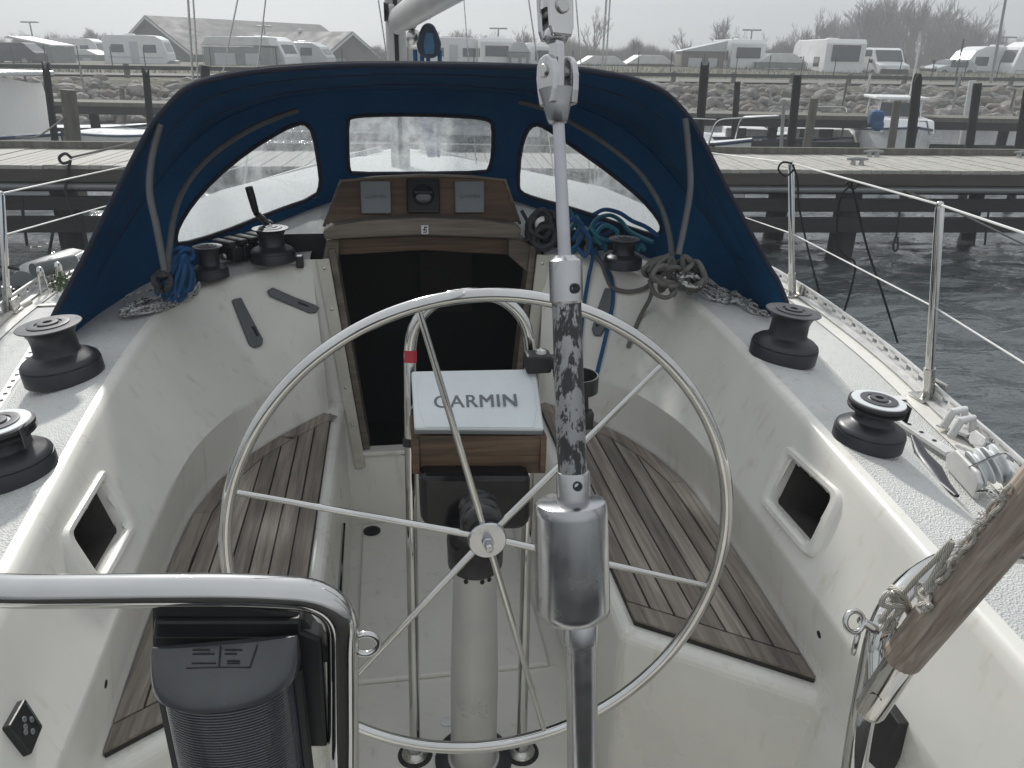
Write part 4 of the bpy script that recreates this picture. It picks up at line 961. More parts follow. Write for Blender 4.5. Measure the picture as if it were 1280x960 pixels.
mb = MB(); mb.lathe([(8*s, -18*s), (9*s, -17*s), (9*s, 19*s), (7.5*s, 21*s), (.001, 21.3*s)], uc+axb*3*s, frame(tu, tu2), 24); mb.build('fork_pin', M['steel'], bk)
mb = MB(); top = uc+axb*1.6+V((0, .5, 0)); mb.tube([uc+axb*3*s, uc+axb*.12, top, W(mx0, 3.6, 4.8)], [.012, .006, .004, .004], 10); mb.build('backstay_wire', M['steel'], bk)
mb = MB(); q = A0; mb.tube([q, q+V((0, -.12, -.25))], .017, 14); mb.build('chainplate', M['steel'], bk)
# ================================================================== ROPES
def ropeobj(name, label, mat, paths, r, loc=None, n=8, group=None):
    t = thing(name, label, 'rope', loc or paths[0][0], 0, group)
    for i, p in enumerate(paths):
        mb = MB(); mb.tube(p, r, n); mb.build('strand', mat if not isinstance(mat, list) else mat[i % len(mat)], t)
    return t
def wallp(sg, px, py, Y):
    h = WALLBV[sg].ray_cast(CAM, ray(px, py).normalized()); p = ay(px, py, Y)
    if h[0] is None or (h[0]-CAM).length > (p-CAM).length: return p
    n = h[1] if h[1].dot(CAM-h[0]) > 0 else -h[1]
    return h[0]+n*.011
rnd = random.Random(3)
def hank(tx, ty, bots, Y, w=7, jit=3, dep=.03):
    P = []
    for bx, by in bots:
        j = lambda a=jit: rnd.uniform(-a, a); y = Y+rnd.uniform(-dep, dep); q = w*rnd.uniform(.6, 1.2)
        P += [ay(tx+j(), ty+j(), y), ay(tx+(bx-tx)*.35-q+j(1), ty+(by-ty)*.35, y), ay(tx+(bx-tx)*.75-q+j(1), ty+(by-ty)*.75, y), ay(bx+j(2), by+j(2), y), ay(tx+(bx-tx)*.75+q+j(1), ty+(by-ty)*.72, y), ay(tx+(bx-tx)*.35+q+j(1), ty+(by-ty)*.35, y)]
    return cat(P, 6)
def skein(px, py, w, h, Y, n, jit=.35, dep=.05, tilt=0, sub=6):
    """a loosely gathered hank of loops around a spot"""
    P = []
    for k in range(n*6):
        a = 2*math.pi*k/6+.4*math.sin(k*.7)
        rr = 1-jit*rnd.random(); x = math.cos(a)*w*rr; y = math.sin(a)*h*rr
        x, y = x*math.cos(tilt)-y*math.sin(tilt), x*math.sin(tilt)+y*math.cos(tilt)
        P.append(ay(px+x, py+y, Y+dep*(rnd.random()-.5)*2))
    return cat(P, sub)
ropeobj('rope_hank', 'bright blue rope hank beside the small winch under the canvas', M['ropeblue'], [hank(229, 315, [(198, 366), (205, 372), (214, 376), (222, 378), (230, 372), (236, 362)], 2.48, 6), hank(231, 318, [(212, 362), (220, 370), (233, 366), (226, 352)], 2.44, 5), hank(228, 314, [(201, 356), (209, 366), (217, 360)], 2.45, 8), skein(230, 318, 14, 10, 2.5, 4, .4, .04)], .0062)
fl = []
for k in range(7):
    x0 = rnd.uniform(-17, 17); P = [(240+x0*.5, 330), (236+x0, 352), (222+x0*1.2, 372+x0*.3), (188+x0*1.6, 385+x0*.4), (152+abs(x0), 398+x0*.2), (170+x0, 396), (205+x0, 388-x0*.3), (238, 376+x0*.6), (251, 362+x0), (243+x0*.6, 348)]
    fl.append(cat([on(WALLBV[-1], *q)[0]+V((0, -.008-.02*rnd.random(), .006+.03*rnd.random())) for q in P], 7))
ropeobj('flecked_rope_pile', 'grey flecked rope spilling over the port coaming edge below the blue hank', M['ropefleck'], fl, .0040)
ropeobj('rope_tangle', 'dull grey rope lashed round the port foot of the hood frame', M['ropedark'], [skein(203, 352, 13, 14, 2.44, 3, .5, .04)], .008)
ropeobj('rope_coil', 'charcoal rope coil on the cabin top behind the steel rod', M['ropedark'], [skein(679, 286, 22, 25, 2.90, 8, .3, .06, .3), skein(682, 296, 18, 18, 2.84, 7, .5, .05, .9), skein(676, 280, 14, 20, 2.86, 6, .5, .05, .0), cat([ay(*q) for q in [(652, 263, 2.95), (661, 280, 2.93), (668, 296, 2.88), (655, 300, 2.9)]], 6)], .0075)
tl = [cat([ay(*q) for q in P], 7) for P in (
    [(712, 262, 2.95), (724, 292, 2.9), (716, 316, 2.86), (708, 300, 2.9), (720, 280, 2.9), (732, 300, 2.86)],
    [(736, 290, 2.9), (746, 274, 2.93), (762, 269, 2.96), (776, 276, 2.95), (786, 288, 2.9), (800, 296, 2.85), (816, 303, 2.8)],
    [(737, 288, 2.9), (752, 294, 2.9), (766, 286, 2.92), (750, 280, 2.93), (742, 292, 2.9), (758, 302, 2.86), (752, 310, 2.84)],
    [(790, 300, 2.75), (797, 312, 2.72), (802, 306, 2.72), (806, 314, 2.7)],
    [(742, 268, 2.88), (756, 262, 2.9), (774, 266, 2.9), (790, 276, 2.85), (808, 284, 2.8), (824, 296, 2.75)],
    [(738, 284, 2.84), (748, 296, 2.82), (764, 300, 2.82), (772, 290, 2.84), (756, 282, 2.86), (744, 296, 2.83), (752, 306, 2.82)],
    [(706, 286, 2.84), (716, 274, 2.88), (728, 282, 2.86), (724, 302, 2.82), (712, 312, 2.82), (704, 300, 2.84)],
    [(716, 300, 2.8), (726, 286, 2.84), (738, 300, 2.8), (732, 320, 2.78), (722, 310, 2.8)],
    [(720, 270, 2.95), (728, 284, 2.9), (740, 300, 2.86), (755, 304, 2.84), (757, 314, 2.82)])]
ropeobj('rope_bundle', 'teal rope bundle lying across the cabin top behind the dark starboard winch', [M['ropeteal'], M['ropeteal'], M['ropeblue'], M['ropeteal'], M['ropeblue'], M['ropeteal'], M['ropeblue'], M['ropeblue']], tl, .0080)
ropeobj('hanging_line', 'bright blue line hanging in a long loop down the bulkhead beside the adjuster barrel', M['ropeblue'], [cat([wallp(1, *q) for q in [(736, 300, 2.82), (741, 318, 2.80), (736, 345, 2.79), (731, 380, 2.78), (727, 420, 2.76), (726, 455, 2.72), (728, 486, 2.70), (736, 492, 2.69), (745, 480, 2.69), (752, 450, 2.70), (760, 415, 2.72), (767, 378, 2.75), (765, 350, 2.78), (757, 334, 2.80), (748, 322, 2.82), (744, 310, 2.84)]], 7)], .0072)
ropeobj('grey_line', 'pale grey rope drooping along the bulkhead top beside the blue line', M['ropegrey'], [cat([wallp(1, *q) for q in [(733, 292, 2.86), (735, 306, 2.84), (733, 312, 2.83), (750, 326, 2.81), (758, 345, 2.79), (766, 360, 2.78), (785, 366, 2.74), (806, 360, 2.66), (818, 346, 2.6), (812, 330, 2.6)]], 7)], .0085)
gb = [hank(838, 318, [(812, 338), (818, 352), (828, 366), (842, 368), (852, 360)], 2.47, 7), skein(824, 334, 22, 12, 2.5, 4, .5, .05, -.3), hank(856, 322, [(868, 356), (878, 350), (862, 366)], 2.42, 8), skein(866, 345, 16, 20, 2.42, 5, .4, .05), skein(836, 344, 26, 14, 2.43, 4, .5, .05, .2), cat([ay(*q) for q in [(812, 350, 2.48), (818, 366, 2.44), (832, 372, 2.41), (842, 366, 2.4), (846, 352, 2.42), (838, 340, 2.45), (846, 328, 2.46), (862, 326, 2.46), (878, 336, 2.44), (884, 354, 2.4)]], 7)]
ropeobj('grey_rope_hank', 'thick grey rope hank at the starboard foot of the hood frame', M['ropegrey'], gb, .0078)
ropeobj('rope_tail', 'short grey rope tail hanging straight down the starboard coaming', M['ropegrey'], [cat([wallp(1, *q) for q in [(816, 362, 2.52), (811, 376, 2.56), (802, 398, 2.60), (793, 420, 2.62), (787, 436, 2.63)]], 7)], .008)
fl = []
for k in range(9):
    o_ = (k-4)*2.4; ph = rnd.random()*3
    P = []
    for j in range(14):
        t = j/13; x = 846+118*t; y = 352+40*t+(o_*(1-.45*t))+3*math.sin(ph+j*1.1)
        q, nn = on(WALLBV[1], x, y); P.append(q+nn*(.006+.012*rnd.random()) if nn.z > .3 else q+V((0, 0, .02)))
    fl.append(cat(P, 5))
fl.append(skein(862, 350, 20, 9, 2.40, 5, .6, .04, .25))
ropeobj('flecked_sheet', 'black and white flecked sheet laid along the starboard coaming to the wide-rimmed winch', M['ropefleck'], fl, .0052)
q = [az(*p) for p in ((32, 468, -.84), (24, 478, -.86), (14, 492, DECK+.02), (2, 506, DECK+.02), (-12, 520, DECK+.02))]
ropeobj('sheet_end', 'flecked sheet lying on the port deck behind the wide-rimmed winch', M['ropefleck'], [cat(q, 6), cat([p+V((.012, .006, .004)) for p in q], 6)], .006)
ropeobj('deck_line', 'pale thick line lying along the port side deck at the picture edge', M['ropewhite'], [cat([az(*p, DECK+.012) for p in ((-14, 420), (6, 398), (22, 386), (38, 377))], 6)], .009)
# ================================================================== FITTINGS ON THE COAMING WALLS
def plate(name, label, catg, sg, P, th, mat, bev=.003, extra=None, group=None):
    pr = [on(WALLBV[sg], *q) for q in P]; c = sum((p for p, n in pr), V())/len(pr); nn = sum((n for p, n in pr), V()).normalized()
    if nn.dot(CAM-c) < 0: nn = -nn
    L = [p-nn*((p-c).dot(nn)) for p, n in pr]
    t = thing(name, label, catg, c, 0, group); mb = MB(); mb.slab([p-nn*.004 for p in L], nn*(th+.004)); mb.build('plate', mat, t, bev)
    return t, L, c, nn
for lb, sg, P, S in (('grey slotted plastic bracket standing nearly upright on the port bulkhead', -1, [(289, 376), (300, 373), (313, 400), (327, 426), (326, 433), (318, 436), (311, 432), (300, 405)], [(311, 410), (316, 410), (322, 422), (318, 423)]),
                     ('grey slotted plastic bracket lying aslant near the steel door strip', -1, [(333, 364), (339, 360), (365, 371), (393, 381), (397, 386), (394, 392), (386, 392), (336, 371)], [(370, 377), (384, 382), (386, 385), (372, 381)]),
                     ('grey slotted plastic bracket behind the blue line on the starboard bulkhead', 1, [(757, 361), (767, 362), (765, 385), (758, 410), (751, 421), (743, 420), (741, 413), (748, 388)], [(749, 396), (753, 396), (750, 411), (746, 410)])):
    t, L, c, nn = plate('handle_pocket', lb, 'bracket', sg, P, .016, M['greyplas'], .004, group='slotted brackets')
    sl = [on(WALLBV[sg], *q)[0] for q in S]; mb = MB(); mb.slab([p-nn*((p-c).dot(nn))+nn*.0125 for p in sl], nn*.004); mb.build('slot', M['dark'], t, .001)
t, L, c, nn = plate('engine_panel', 'small black diamond-set engine control panel on the port coaming wall', 'control panel', -1, [(22, 876), (45, 911), (30, 947), (2, 911)], .012, M['black'])
mb = MB()
for a_, b_ in ((.5, .28), (.28, .5), (.7, .5), (.5, .72), (.42, .62)):
    q = L[0].lerp(L[1], a_).lerp(L[3].lerp(L[2], a_), b_)+nn*.0122; mb.lathe([(.0045, 0), (.0045, .0015), (.003, .0018), (.0028, .0002)], q, frame(nn), 14)
mb.build('button', M['greycover'], t)
mb = MB(); u0, v0 = (L[1]-L[0]), (L[3]-L[0]); mb.slab([L[0]+u0*.12+v0*.06+nn*.0122, L[0]+u0*.85+v0*.06+nn*.0122, L[0]+u0*.85+v0*.12+nn*.0122, L[0]+u0*.12+v0*.12+nn*.0122], nn*.001); mb.build('display', M['greyplas'], t)
t, L, c, nn = plate('control_box', 'black control box on the starboard coaming wall under the flagstaff', 'control panel', 1, [(1116, 876), (1137, 905), (1122, 962), (1094, 934), (1099, 893)], .03, M['black'])
for lb, sg, px, py in (('small dark screw eye in the port coaming wall beside the stern light', -1, 132, 855), ('small dark screw eye in the starboard coaming wall beside the seat tip', 1, 1024, 793)):
    p, nn = on(WALLBV[sg], px, py); nn = nn if nn.dot(CAM-p) > 0 else -nn
    t = thing('drain_hole', lb, 'fitting', p); mb = MB(); mb.lathe([(.008, -.002), (.008, .0015), (.006, .002), (.005, .0005)], p, frame(nn, (0, 0, 1)), 14); mb.build('ferrule', M['dark'], t)
# ================================================================== STERN RAILS, LIGHT, FLAGSTAFF
r1 = thing('stern_rail', 'polished stainless stern rail tube bent down at the port side, carrying the stern light', 'rail', ay(300, 738, .5))
pp = [ay(*q) for q in ((-420, 738, .62), (-60, 741, .52), (200, 738, .50), (300, 737.5, .50), (428, 745, .50), (429, 860, .50), (430, 1000, .49))]
mb = MB(); mb.tube(fillet([W(-1.03, 1.0, DECK), W(-1.02, .97, -.47)]+pp[1:], .085, 12)+[ay(432, 1250, .46)], .0125, 20); mb.build('tube', M['chrome'], r1)
eye = ay(457, 805, .50); mb = MB(); mb.tube([eye+V((math.cos(2*math.pi*k/32)*.0098, 0, math.sin(2*math.pi*k/32)*.0098)) for k in range(32)], .0028, 10, closed=True); mb.lathe([(.006, -.016), (.006, -.010), (.004, -.008)], eye+V((0, 0, 0)), frame((1, 0, 0)), 14); mb.build('eye', M['chrome'], r1)
r2 = thing('stern_rail', 'curved stainless stern rail tube behind the wooden flagstaff', 'rail', ay(1085, 850, .55))
mb = MB(); mb.tube(cat([ay(*q) for q in ((1050, 1120, .52), (1068, 957, .54), (1085, 858, .56), (1102, 785, .575), (1133, 735, .60), (1182, 703, .63), (1250, 690, .66), (1420, 690, .72))]+[W(.97, .93, -.50), W(1.02, 1.02, -.62), W(1.03, 1.04, DECK)], 10), .0125, 20); mb.build('tube', M['chrome'], r2)
eye = ay(1068, 777, .555); mb = MB(); mb.tube([eye+V((math.cos(2*math.pi*k/32)*.0095, .004*math.sin(2*math.pi*k/32), math.sin(2*math.pi*k/32)*.0095)) for k in range(32)], .0027, 10, closed=True)
e2 = ay(1070, 803, .555); mb.tube([e2+V((math.cos(2*math.pi*k/32)*.0052, .006*math.cos(2*math.pi*k/32), math.sin(2*math.pi*k/32)*.0125)) for k in range(32)], .0024, 10, closed=True); mb.tube([eye+V((.008, 0, 0)), ay(1098, 790, .573)], .005, 10); mb.build('eye', M['chrome'], r2)
stl = thing('stern_light', 'weathered black stern light with a ribbed lens hanging under the port rail', 'navigation light', ay(282, 850, .47))
sl0 = ay(282, 801, .485); sw = (ay(378, 850, .46)-ay(186, 850, .46)).length/2
mb = MB(); mb.slab([ay(px, py, .497) for px, py in ((189, 757), (300, 757), (372, 768), (408, 812), (413, 830), (190, 830))], (0, .02, 0)); mb.build('bracket', M['rubber'], stl, .003)
mb = MB(); mb.slab([ay(px, py, .492) for px, py in ((192, 776), (378, 776), (378, 800), (190, 800))], (0, .03, 0)); mb.slab([ay(px, py, .492) for px, py in ((366, 785), (402, 800), (410, 935), (372, 935))], (0, .02, 0)); mb.build('back_plate', M['black'], stl, .003)
N_ = 29; rowsC = []
for yy, wsc, dsc in ((0, 1.0, .10), (-.002, 1.02, .2), (-.010, 1.03, .55), (-.021, 1.035, .86), (-.030, 1.035, 1.0), (-.038, 1.03, 1.02), (-.041, 1.0, .99), (-.041, .9, .9)):
    rowsC.append([sl0+V((-math.cos(math.pi*k/(N_-1))*sw*wsc*.97, -math.sin(math.pi*k/(N_-1))**.75*.043*dsc, yy*.66)) for k in range(N_)])
mb = MB(); mb.grid(rowsC); mb.add(rowsC[0], [tuple(range(N_))]); cp_ = mb.build('cap', plain('scuffed_black', (.05, .052, .057), .2, 0, .35, 9, .15, 60, spec=.6), stl)
rowsL = []
for j in range(89):
    z = -.028-.115*j/88; q = .90+(.006 if j % 2 else 0)
    rowsL.append([sl0+V((-math.cos(math.pi*k/(N_-1))*sw*q, -math.sin(math.pi*k/(N_-1))**.8*.043*q*.93, z)) for k in range(N_)])
mb = MB(); mb.grid(rowsL, False); mb.build('lens', plain('smoked_lens', (.03, .034, .042), .14, 0, .2, 4, spec=.7), stl)
for k in (0, N_-1): mb = MB(); mb.tube([rowsL[0][k]+V((0, -.004, 0)), rowsL[-1][k]+V((0, -.004, 0))], .006, 8); mb.build('lens_edge', M['black'], stl)
# moulded maker's marks on the cap (illegible in the photograph: frames and bars)
mb = MB()
def cap(px, py):
    best = None; r_ = ray(px, py)
    h = CAPBV.ray_cast(CAM, r_.normalized()); return h[0]+V((0, -.0003, .0004)) if h[0] is not None else None
CAPBV = BVHTree.FromPolygons([p for r in rowsC for p in r], [(i*N_+k, i*N_+k+1, (i+1)*N_+k+1, (i+1)*N_+k) for i in range(len(rowsC)-1) for k in range(N_-1)])
for a, b in (((235, 806), (322, 806)), ((235, 806), (233, 835)), ((322, 806), (313, 834)), ((233, 835), (313, 834)), ((276, 808), (274, 833)), ((241, 812), (262, 812)), ((241, 817), (268, 817)), ((240, 829), (270, 829)), ((281, 812), (303, 812)), ((281, 817), (296, 817)), ((284, 829), (300, 829)), ((284, 826), (300, 826))):
    p, q = cap(*a), cap(*b)
    if p is not None and q is not None: mb.tube([p, p.lerp(q, .5)+V((0, 0, .0003)), q], .0006, 5)
mb.build('moulded_mark', M['black'], cp_)
m, nt, b = nodes('weathered_staff'); mp = coord(nt, (5, 9, 1), 'UV'); n = noise(nt, mp, 2.2, 7, .65, .6); n3 = noise(nt, coord(nt, (2.5, 22, 1), 'UV'), 2, 4, .6, .3)
r = ramp(nt, n, 'Fac', [(.28, (.16, .12, .097)), (.5, (.32, .26, .215)), (.72, (.48, .415, .36))]); r2 = ramp(nt, n3, 'Fac', [(.3, (.3, .27, .25)), (.37, (1, 1, 1))])
mx = nt.nodes.new('ShaderNodeMix'); mx.data_type = 'RGBA'; mx.blend_type = 'MULTIPLY'; mx.inputs[0].default_value = 1; link(nt, r, 'Color', mx, 6); link(nt, r2, 'Color', mx, 7); link(nt, mx, 2, b, 'Base Color')
b.inputs['Roughness'].default_value = .6; bump(nt, b, n3, 'Fac', .4, .003); M['staff'] = m
fs = thing('flagstaff', 'weathered wooden flagstaff in a steel socket leaning over the starboard stern rail', 'flagstaff', ay(1130, 820, .52))
f0, f1 = ay(1128, 822, .535), ay(1300, 612, .44); f2 = f0+(f1-f0)*1.6
mb = MB(); ax_ = (f1-f0).normalized()
mb.tube([f0-ax_*.001, f0+ax_*.002, f0.lerp(f1, .5), f1, f2], [.0168, .0183, .0186, .0188, .019], 28); mb.build('staff', M['staff'], fs)
mb = MB(); g0 = ay(1086, 890, .545); mb.tube([g0, g0.lerp(f0, .06), f0+ax_*.012], [.0135, .0150, .0152], 24); sk_ = mb.build('socket', M['chrome'], fs)
p, = [g0.lerp(f0, .45)]; vd = (CAM-p).normalized(); vd = (vd-ax_*vd.dot(ax_)).normalized(); mb = MB(); mb.lathe([(.0065, -.002), (.0065, .0006), (.001, .0008)], p+vd*.0148, frame(vd, ax_), 7); mb.build('socket_hole', M['dark'], sk_)
mb = MB(); mb.tube([g0.lerp(f0, .3), ay(1096, 800, .572)], .012, 12); mb.build('socket_clamp', M['chrome'], fs)
hal = thing('flag_halyard', 'frayed white cord knotted round the wooden flagstaff', 'rope', ay(1120, 750, .53))
side = (V((-1, 0, .5))-ax_*V((-1, 0, .5)).dot(ax_)).normalized(); up2 = ax_.cross(side)
def onstaff(t, a, r=.0205): return f0.lerp(f1, t)+(side*math.cos(a)+up2*math.sin(a))*r
mb = MB(); mb.tube(cat([ay(1112, 748, .545), ay(1128, 742, .53), ay(1146, 722, .515), ay(1168, 700, .50), ay(1190, 678, .49), onstaff(.42, -.2, .022)], 6), .0028, 8); mb.build('cord', M['ropewhite'], hal)
rnd = random.Random(11); mb = MB()
P = [ay(1122+rnd.uniform(-20, 20), 748+rnd.uniform(-18, 30), .535+rnd.uniform(-.012, .012)) for _ in range(15)]; mb.tube(cat(P, 6), .0030, 7)
P = [ay(1108+rnd.uniform(-9, 12), 776+rnd.uniform(-8, 14), .545+rnd.uniform(-.01, .01)) for _ in range(14)]; mb.tube(cat(P, 6), .0030, 7); mb.build('knot', M['ropewhite'], hal)
mb = MB()
for o_ in (-.05, .12): mb.tube(cat([onstaff(.40+.6*k/24, -.15+o_+.10*math.sin(k*.9+o_*20), .0205+.0015*math.sin(k*1.7)) for k in range(25)], 3), .0017, 7)
P = [onstaff(.40+rnd.uniform(-.03, .03), rnd.uniform(-.75, .45), .021+.006*rnd.random()) for _ in range(26)]; mb.tube(cat(P, 4), .0024, 6)
for k in range(420):
    t_ = rnd.uniform(.37, .98); p = onstaff(t_, rnd.uniform(-.45, .25), .0215); mb.tube([p, p+side*rnd.uniform(.001, .0035)+ax_*rnd.uniform(-.003, .003)+up2*rnd.uniform(-.002, .002)], .00025, 3)
mb.build('lashing', M['ropewhite'], hal)
# ================================================================== STANCHIONS AND LIFELINES
def stanch(lb, base, top):
    t = thing('stanchion', lb, 'stanchion', base, 0, 'guard rail stanchions'); d_ = (top-base).normalized()
    mb = MB(); mb.tube([base, base.lerp(top, .985), top], [.0128, .0125, .009], 14); mb.ball(top, .0105, 10); mb.build('tube', M['chrome'], t)
    mb = MB(); mb.tube([base-d_*.01, base+d_*.095], .0165, 16); mb.box(base, (.085, .075, .008), None, .003); mb.box(base+V((.03, 0, .025)), (.012, .06, .05), None, .004); mb.build('socket_base', M['steel'], t)
    mb = MB(); mb.lathe([(.004, -.017), (.004, .017)], base+d_*.07, frame((0, 1, 0)), 10); mb.build('bolt', M['steel'], t)
    return t
b1 = az(990, 368, DECK+.012); t1 = ay(989, 204, b1.y); b2 = az(1160, 496, DECK+.012); t2 = ay(1175, 256, b2.y); b3 = az(10, 388, DECK+.012); t3 = ay(1, 242, b3.y)
stanch('steel stanchion just clear of the spray hood, starboard side', b1, t1)
stanch('steel stanchion nearest the stern on the starboard deck, in front of open water', b2, t2)
stanch('steel stanchion cut by the picture edge on the port deck', b3, t3)
def line(lb, pts, r=.0028, mat=None, nm='lifeline', ct='wire', g='lifelines'):
    t = thing(nm, lb, ct, pts[0], 0, g); mb = MB(); mb.tube(pts, r, 7); mb.build('wire', mat or M['whitewire'], t); return t
M['whitewire'] = plain('coated_wire', (.66, .66, .64), .4, .1, .08)
A_ = ay(880, 190, b1.y+1.6); B_ = ay(920, 268, b1.y+1.6)
line('upper white lifeline running through the tops of both starboard stanchions', [A_, t1, t2, t2+(t2-t1)*.75+V((-.08, 0, .0))], .0032)
m1, m2 = ay(990, 292, b1.y), ay(1168, 384, b2.y)
line('lower white lifeline threaded through both starboard stanchions', [B_, m1, m2, m2+(m2-m1)*.75+V((-.08, 0, 0))], .0026)
m3 = ay(4, 294, b3.y)
line('upper lifeline from the top of the port stanchion', [t3+(t3-ay(160, 207, b3.y+1.7))*.5, t3, ay(160, 207, b3.y+1.7), ay(330, 170, b3.y+3.6)], .003)
line('lower lifeline of the port side crossing in front of the jetty beams', [m3+(m3-ay(138, 256, b3.y+1.7))*.5, m3, ay(138, 256, b3.y+1.7), ay(330, 200, b3.y+3.8)], .003)
blk_ = M['ropeblack']
def cord(lb, segs, r=.004):
    t = thing('black_cord', lb, 'rope', segs[0][0], 0, 'black cords')
    for s_ in segs: mb = MB(); mb.tube(cat(s_, 6), r, 6); mb.build('strand', blk_, t)
def onl(px, Y_=None): return None
Y1 = (b1.y+b2.y)/2
cord('black cord looped over the stanchion beside the spray hood', [[ay(*q, b1.y-.02) for q in ((990, 204), (978, 203), (973, 212), (982, 220), (993, 212))], [ay(*q, b1.y-.03) for q in ((991, 206), (997, 225), (998, 250), (1002, 275), (1012, 320), (1026, 372))]], .0042)
cord('black cord tied in a long loop on the upper lifeline between the stanchions', [[ay(*q, b1.y-.35) for q in ((1066, 226), (1062, 233), (1052, 244), (1047, 270), (1046, 300), (1050, 312), (1060, 322), (1069, 330), (1064, 360), (1050, 405))], [ay(*q, b1.y-.35) for q in ((1064, 230), (1072, 260), (1084, 310), (1104, 370), (1122, 428))], [ay(*q, b1.y-.36) for q in ((1058, 228), (1066, 236), (1074, 229), (1066, 224), (1058, 230))]], .0045)
cord('black cord hanging from the port stanchion in a slack loop', [[ay(*q, b3.y) for q in ((1, 292), (6, 310), (7, 330), (4, 345), (-4, 352))], [ay(*q, b3.y) for q in ((-4, 333), (10, 334), (24, 337))]], .006)
# ================================================================== DECK HARDWARE
cl0, cl1 = az(1141, 545, DECK+.085), az(1196, 620, DECK+.07); cd_ = (cl1-cl0).normalized(); cn = V((-cd_.y, cd_.x, 0)).normalized()
clt = thing('horn_cleat', 'dark grey horn cleat beside the white-topped winch', 'cleat', (cl0+cl1)/2)
mb = MB(); mid = (cl0+cl1)/2+V((0, 0, -.012)); mb.tube([cl0, cl0.lerp(mid, .5)+V((0, 0, -.008)), mid, cl1.lerp(mid, .5)+V((0, 0, -.008)), cl1], [.005, .014, .019, .014, .005], 12, flat=(.8, 1.2)); mb.build('horns', M['winch'], clt)
for s_ in (-.028, .028):
    mb = MB(); p = mid+cd_*s_; q = V((p.x-.01, p.y, H+DECK+.01)); mb.tube([p, p.lerp(q, .6), q], [.010, .009, .017], 12); mb.build('leg', M['winch'], clt)
tb = thing('turning_block', 'pale grey double turning block with a wire bail on the starboard quarter', 'pulley block', az(1215, 590, DECK))
p0 = az(1218, 606, DECK+.012); bd_ = (az(1255, 640, DECK)-az(1180, 560, DECK)); bd_.normalize(); bn_ = V((bd_.y, -bd_.x, 0))
mm = Matrix((bd_, -bn_, V((0, 0, 1)))).transposed()
mb = MB(); mb.prism([(-.085, 0), (.07, 0), (.075, .045), (.05, .062), (-.06, .062), (-.095, .03)], .012, p0+mm@V((-.0, -.028, 0)), mm); mb.build('cheek', M['railalu'], tb, .004)
mb = MB(); mb.prism([(-.06, .05), (.07, .0), (.075, .045), (.05, .066), (-.03, .078), (-.06, .07)], .008, p0+mm@V((.0, .05, 0)), mm); mb.build('outer_cheek', M['railalu'], tb, .003)
for k, (dx, dy, z) in enumerate(((-.005, .005, .045), (.0, .035, .06))):
    mb = MB(); fm = frame(mm@V((0, 1, .55)), bd_); mb.lathe([(.04, -.012), (.046, -.012), (.046, -.008), (.034, -.002), (.034, .002), (.046, .008), (.046, .012), (.03, .014), (.001, .014)], p0+mm@V((dx, dy, z)), fm, 32); mb.build('sheave', M['whiteplas'], tb)
mb = MB(); mb.tube(fillet([p0+mm@V(q) for q in ((.02, -.035, .055), (.045, .02, .115), (.085, .03, .11), (.085, .085, .04))], .012, 4), .003, 8); mb.build('bail', M['chrome'], tb)
mb = MB(); mb.tube(fillet([p0+mm@V(q) for q in ((.07, -.03, .02), (.10, -.02, .04), (.13, .0, .03), (.15, .0, .0))], .01, 4), .0045, 8); mb.build('shackle', M['chrome'], tb)
fc_ = thing('fairlead', 'grey double fairlead clamped on the toe rail just aft of the stanchion', 'fairlead', az(1200, 525, DECK))
for px, py in ((1197, 512), (1207, 523)):
    p = az(px, py, DECK+.075); mb = MB(); mb.tube([p+V((-.03, 0, -.05)), p+V((-.012, 0, -.005)), p+V((.02, 0, .0)), p+V((.03, 0, -.04))], .011, 10); mb.build('roller', M['railalu'], fc_)
p = az(1197, 535, DECK+.02); mb = MB(); mb.box(p, (.07, .085, .006), rz(.45), .002); mb.build('base', M['railalu'], fc_)
sp = thing('snap_shackle', 'small perforated steel plate and pin shackled to the toe rail near the turning block', 'shackle', az(1225, 553, DECK))
p = az(1222, 550, DECK+.06); mb = MB(); mb.prism([(-.035, .012), (-.02, .022), (.03, .012), (.035, 0), (.03, -.01), (-.02, -.016), (-.035, -.006)], .005, p, frame((.3, .2, 1), bd_)); mb.build('plate', M['railalu'], sp, .0015)
mb = MB(); mb.tube([p+bd_*.03+V((0, 0, -.02)), p+bd_*.04+V((.02, 0, .02))], .0035, 8); mb.tube([p+bd_*.02+V((.0, 0, .006)), p+bd_*.05+V((.03, 0, .01))], .003, 8); mb.build('pin', M['chrome'], sp)
# port fairlead with straps, roller and growth
pf_ = thing('fairlead', 'grey roller fairlead with tall steel straps on the port toe rail', 'fairlead', az(60, 365, DECK))
q0 = az(56, 366, DECK+.01); u_ = (az(76, 358, DECK+.01)-az(48, 366, DECK+.01)).normalized()
for k in (0, .085):
    p = q0+u_*k; mb = MB()
    for s_ in (-.02, .022): mb.tube([p+u_*s_, p+u_*(s_*.5)+V((0, 0, .085))], .0045, 8)
    mb.ball(p+V((0, 0, .09)), .016, 10, (1, 1, 1.4)); mb.build('strap', M['chrome'], pf_)
mb = MB(); a_, b_ = az(42, 338, DECK+.08), az(92, 326, DECK+.08); mb.tube([a_, a_.lerp(b_, .1), b_.lerp(a_, .1), b_], [.03, .036, .036, .032], 18); mb.build('roller', M['greyplas'], pf_)
gm = thing('green_growth', 'tuft of green growth caught under the port fairlead', 'weed', az(80, 352, DECK)); mb = MB(); rr_ = random.Random(4)
for k in range(240):
    p = az(80+rr_.gauss(0, 9), 352+rr_.gauss(0, 6), DECK+.01+.06*rr_.random()); d_ = V((rr_.gauss(0, 1), rr_.gauss(0, 1), rr_.gauss(.5, 1))).normalized()*.02; s_ = d_.orthogonal().normalized()*.004
    mb.add([p-s_, p+s_, p+d_], [(0, 1, 2)])
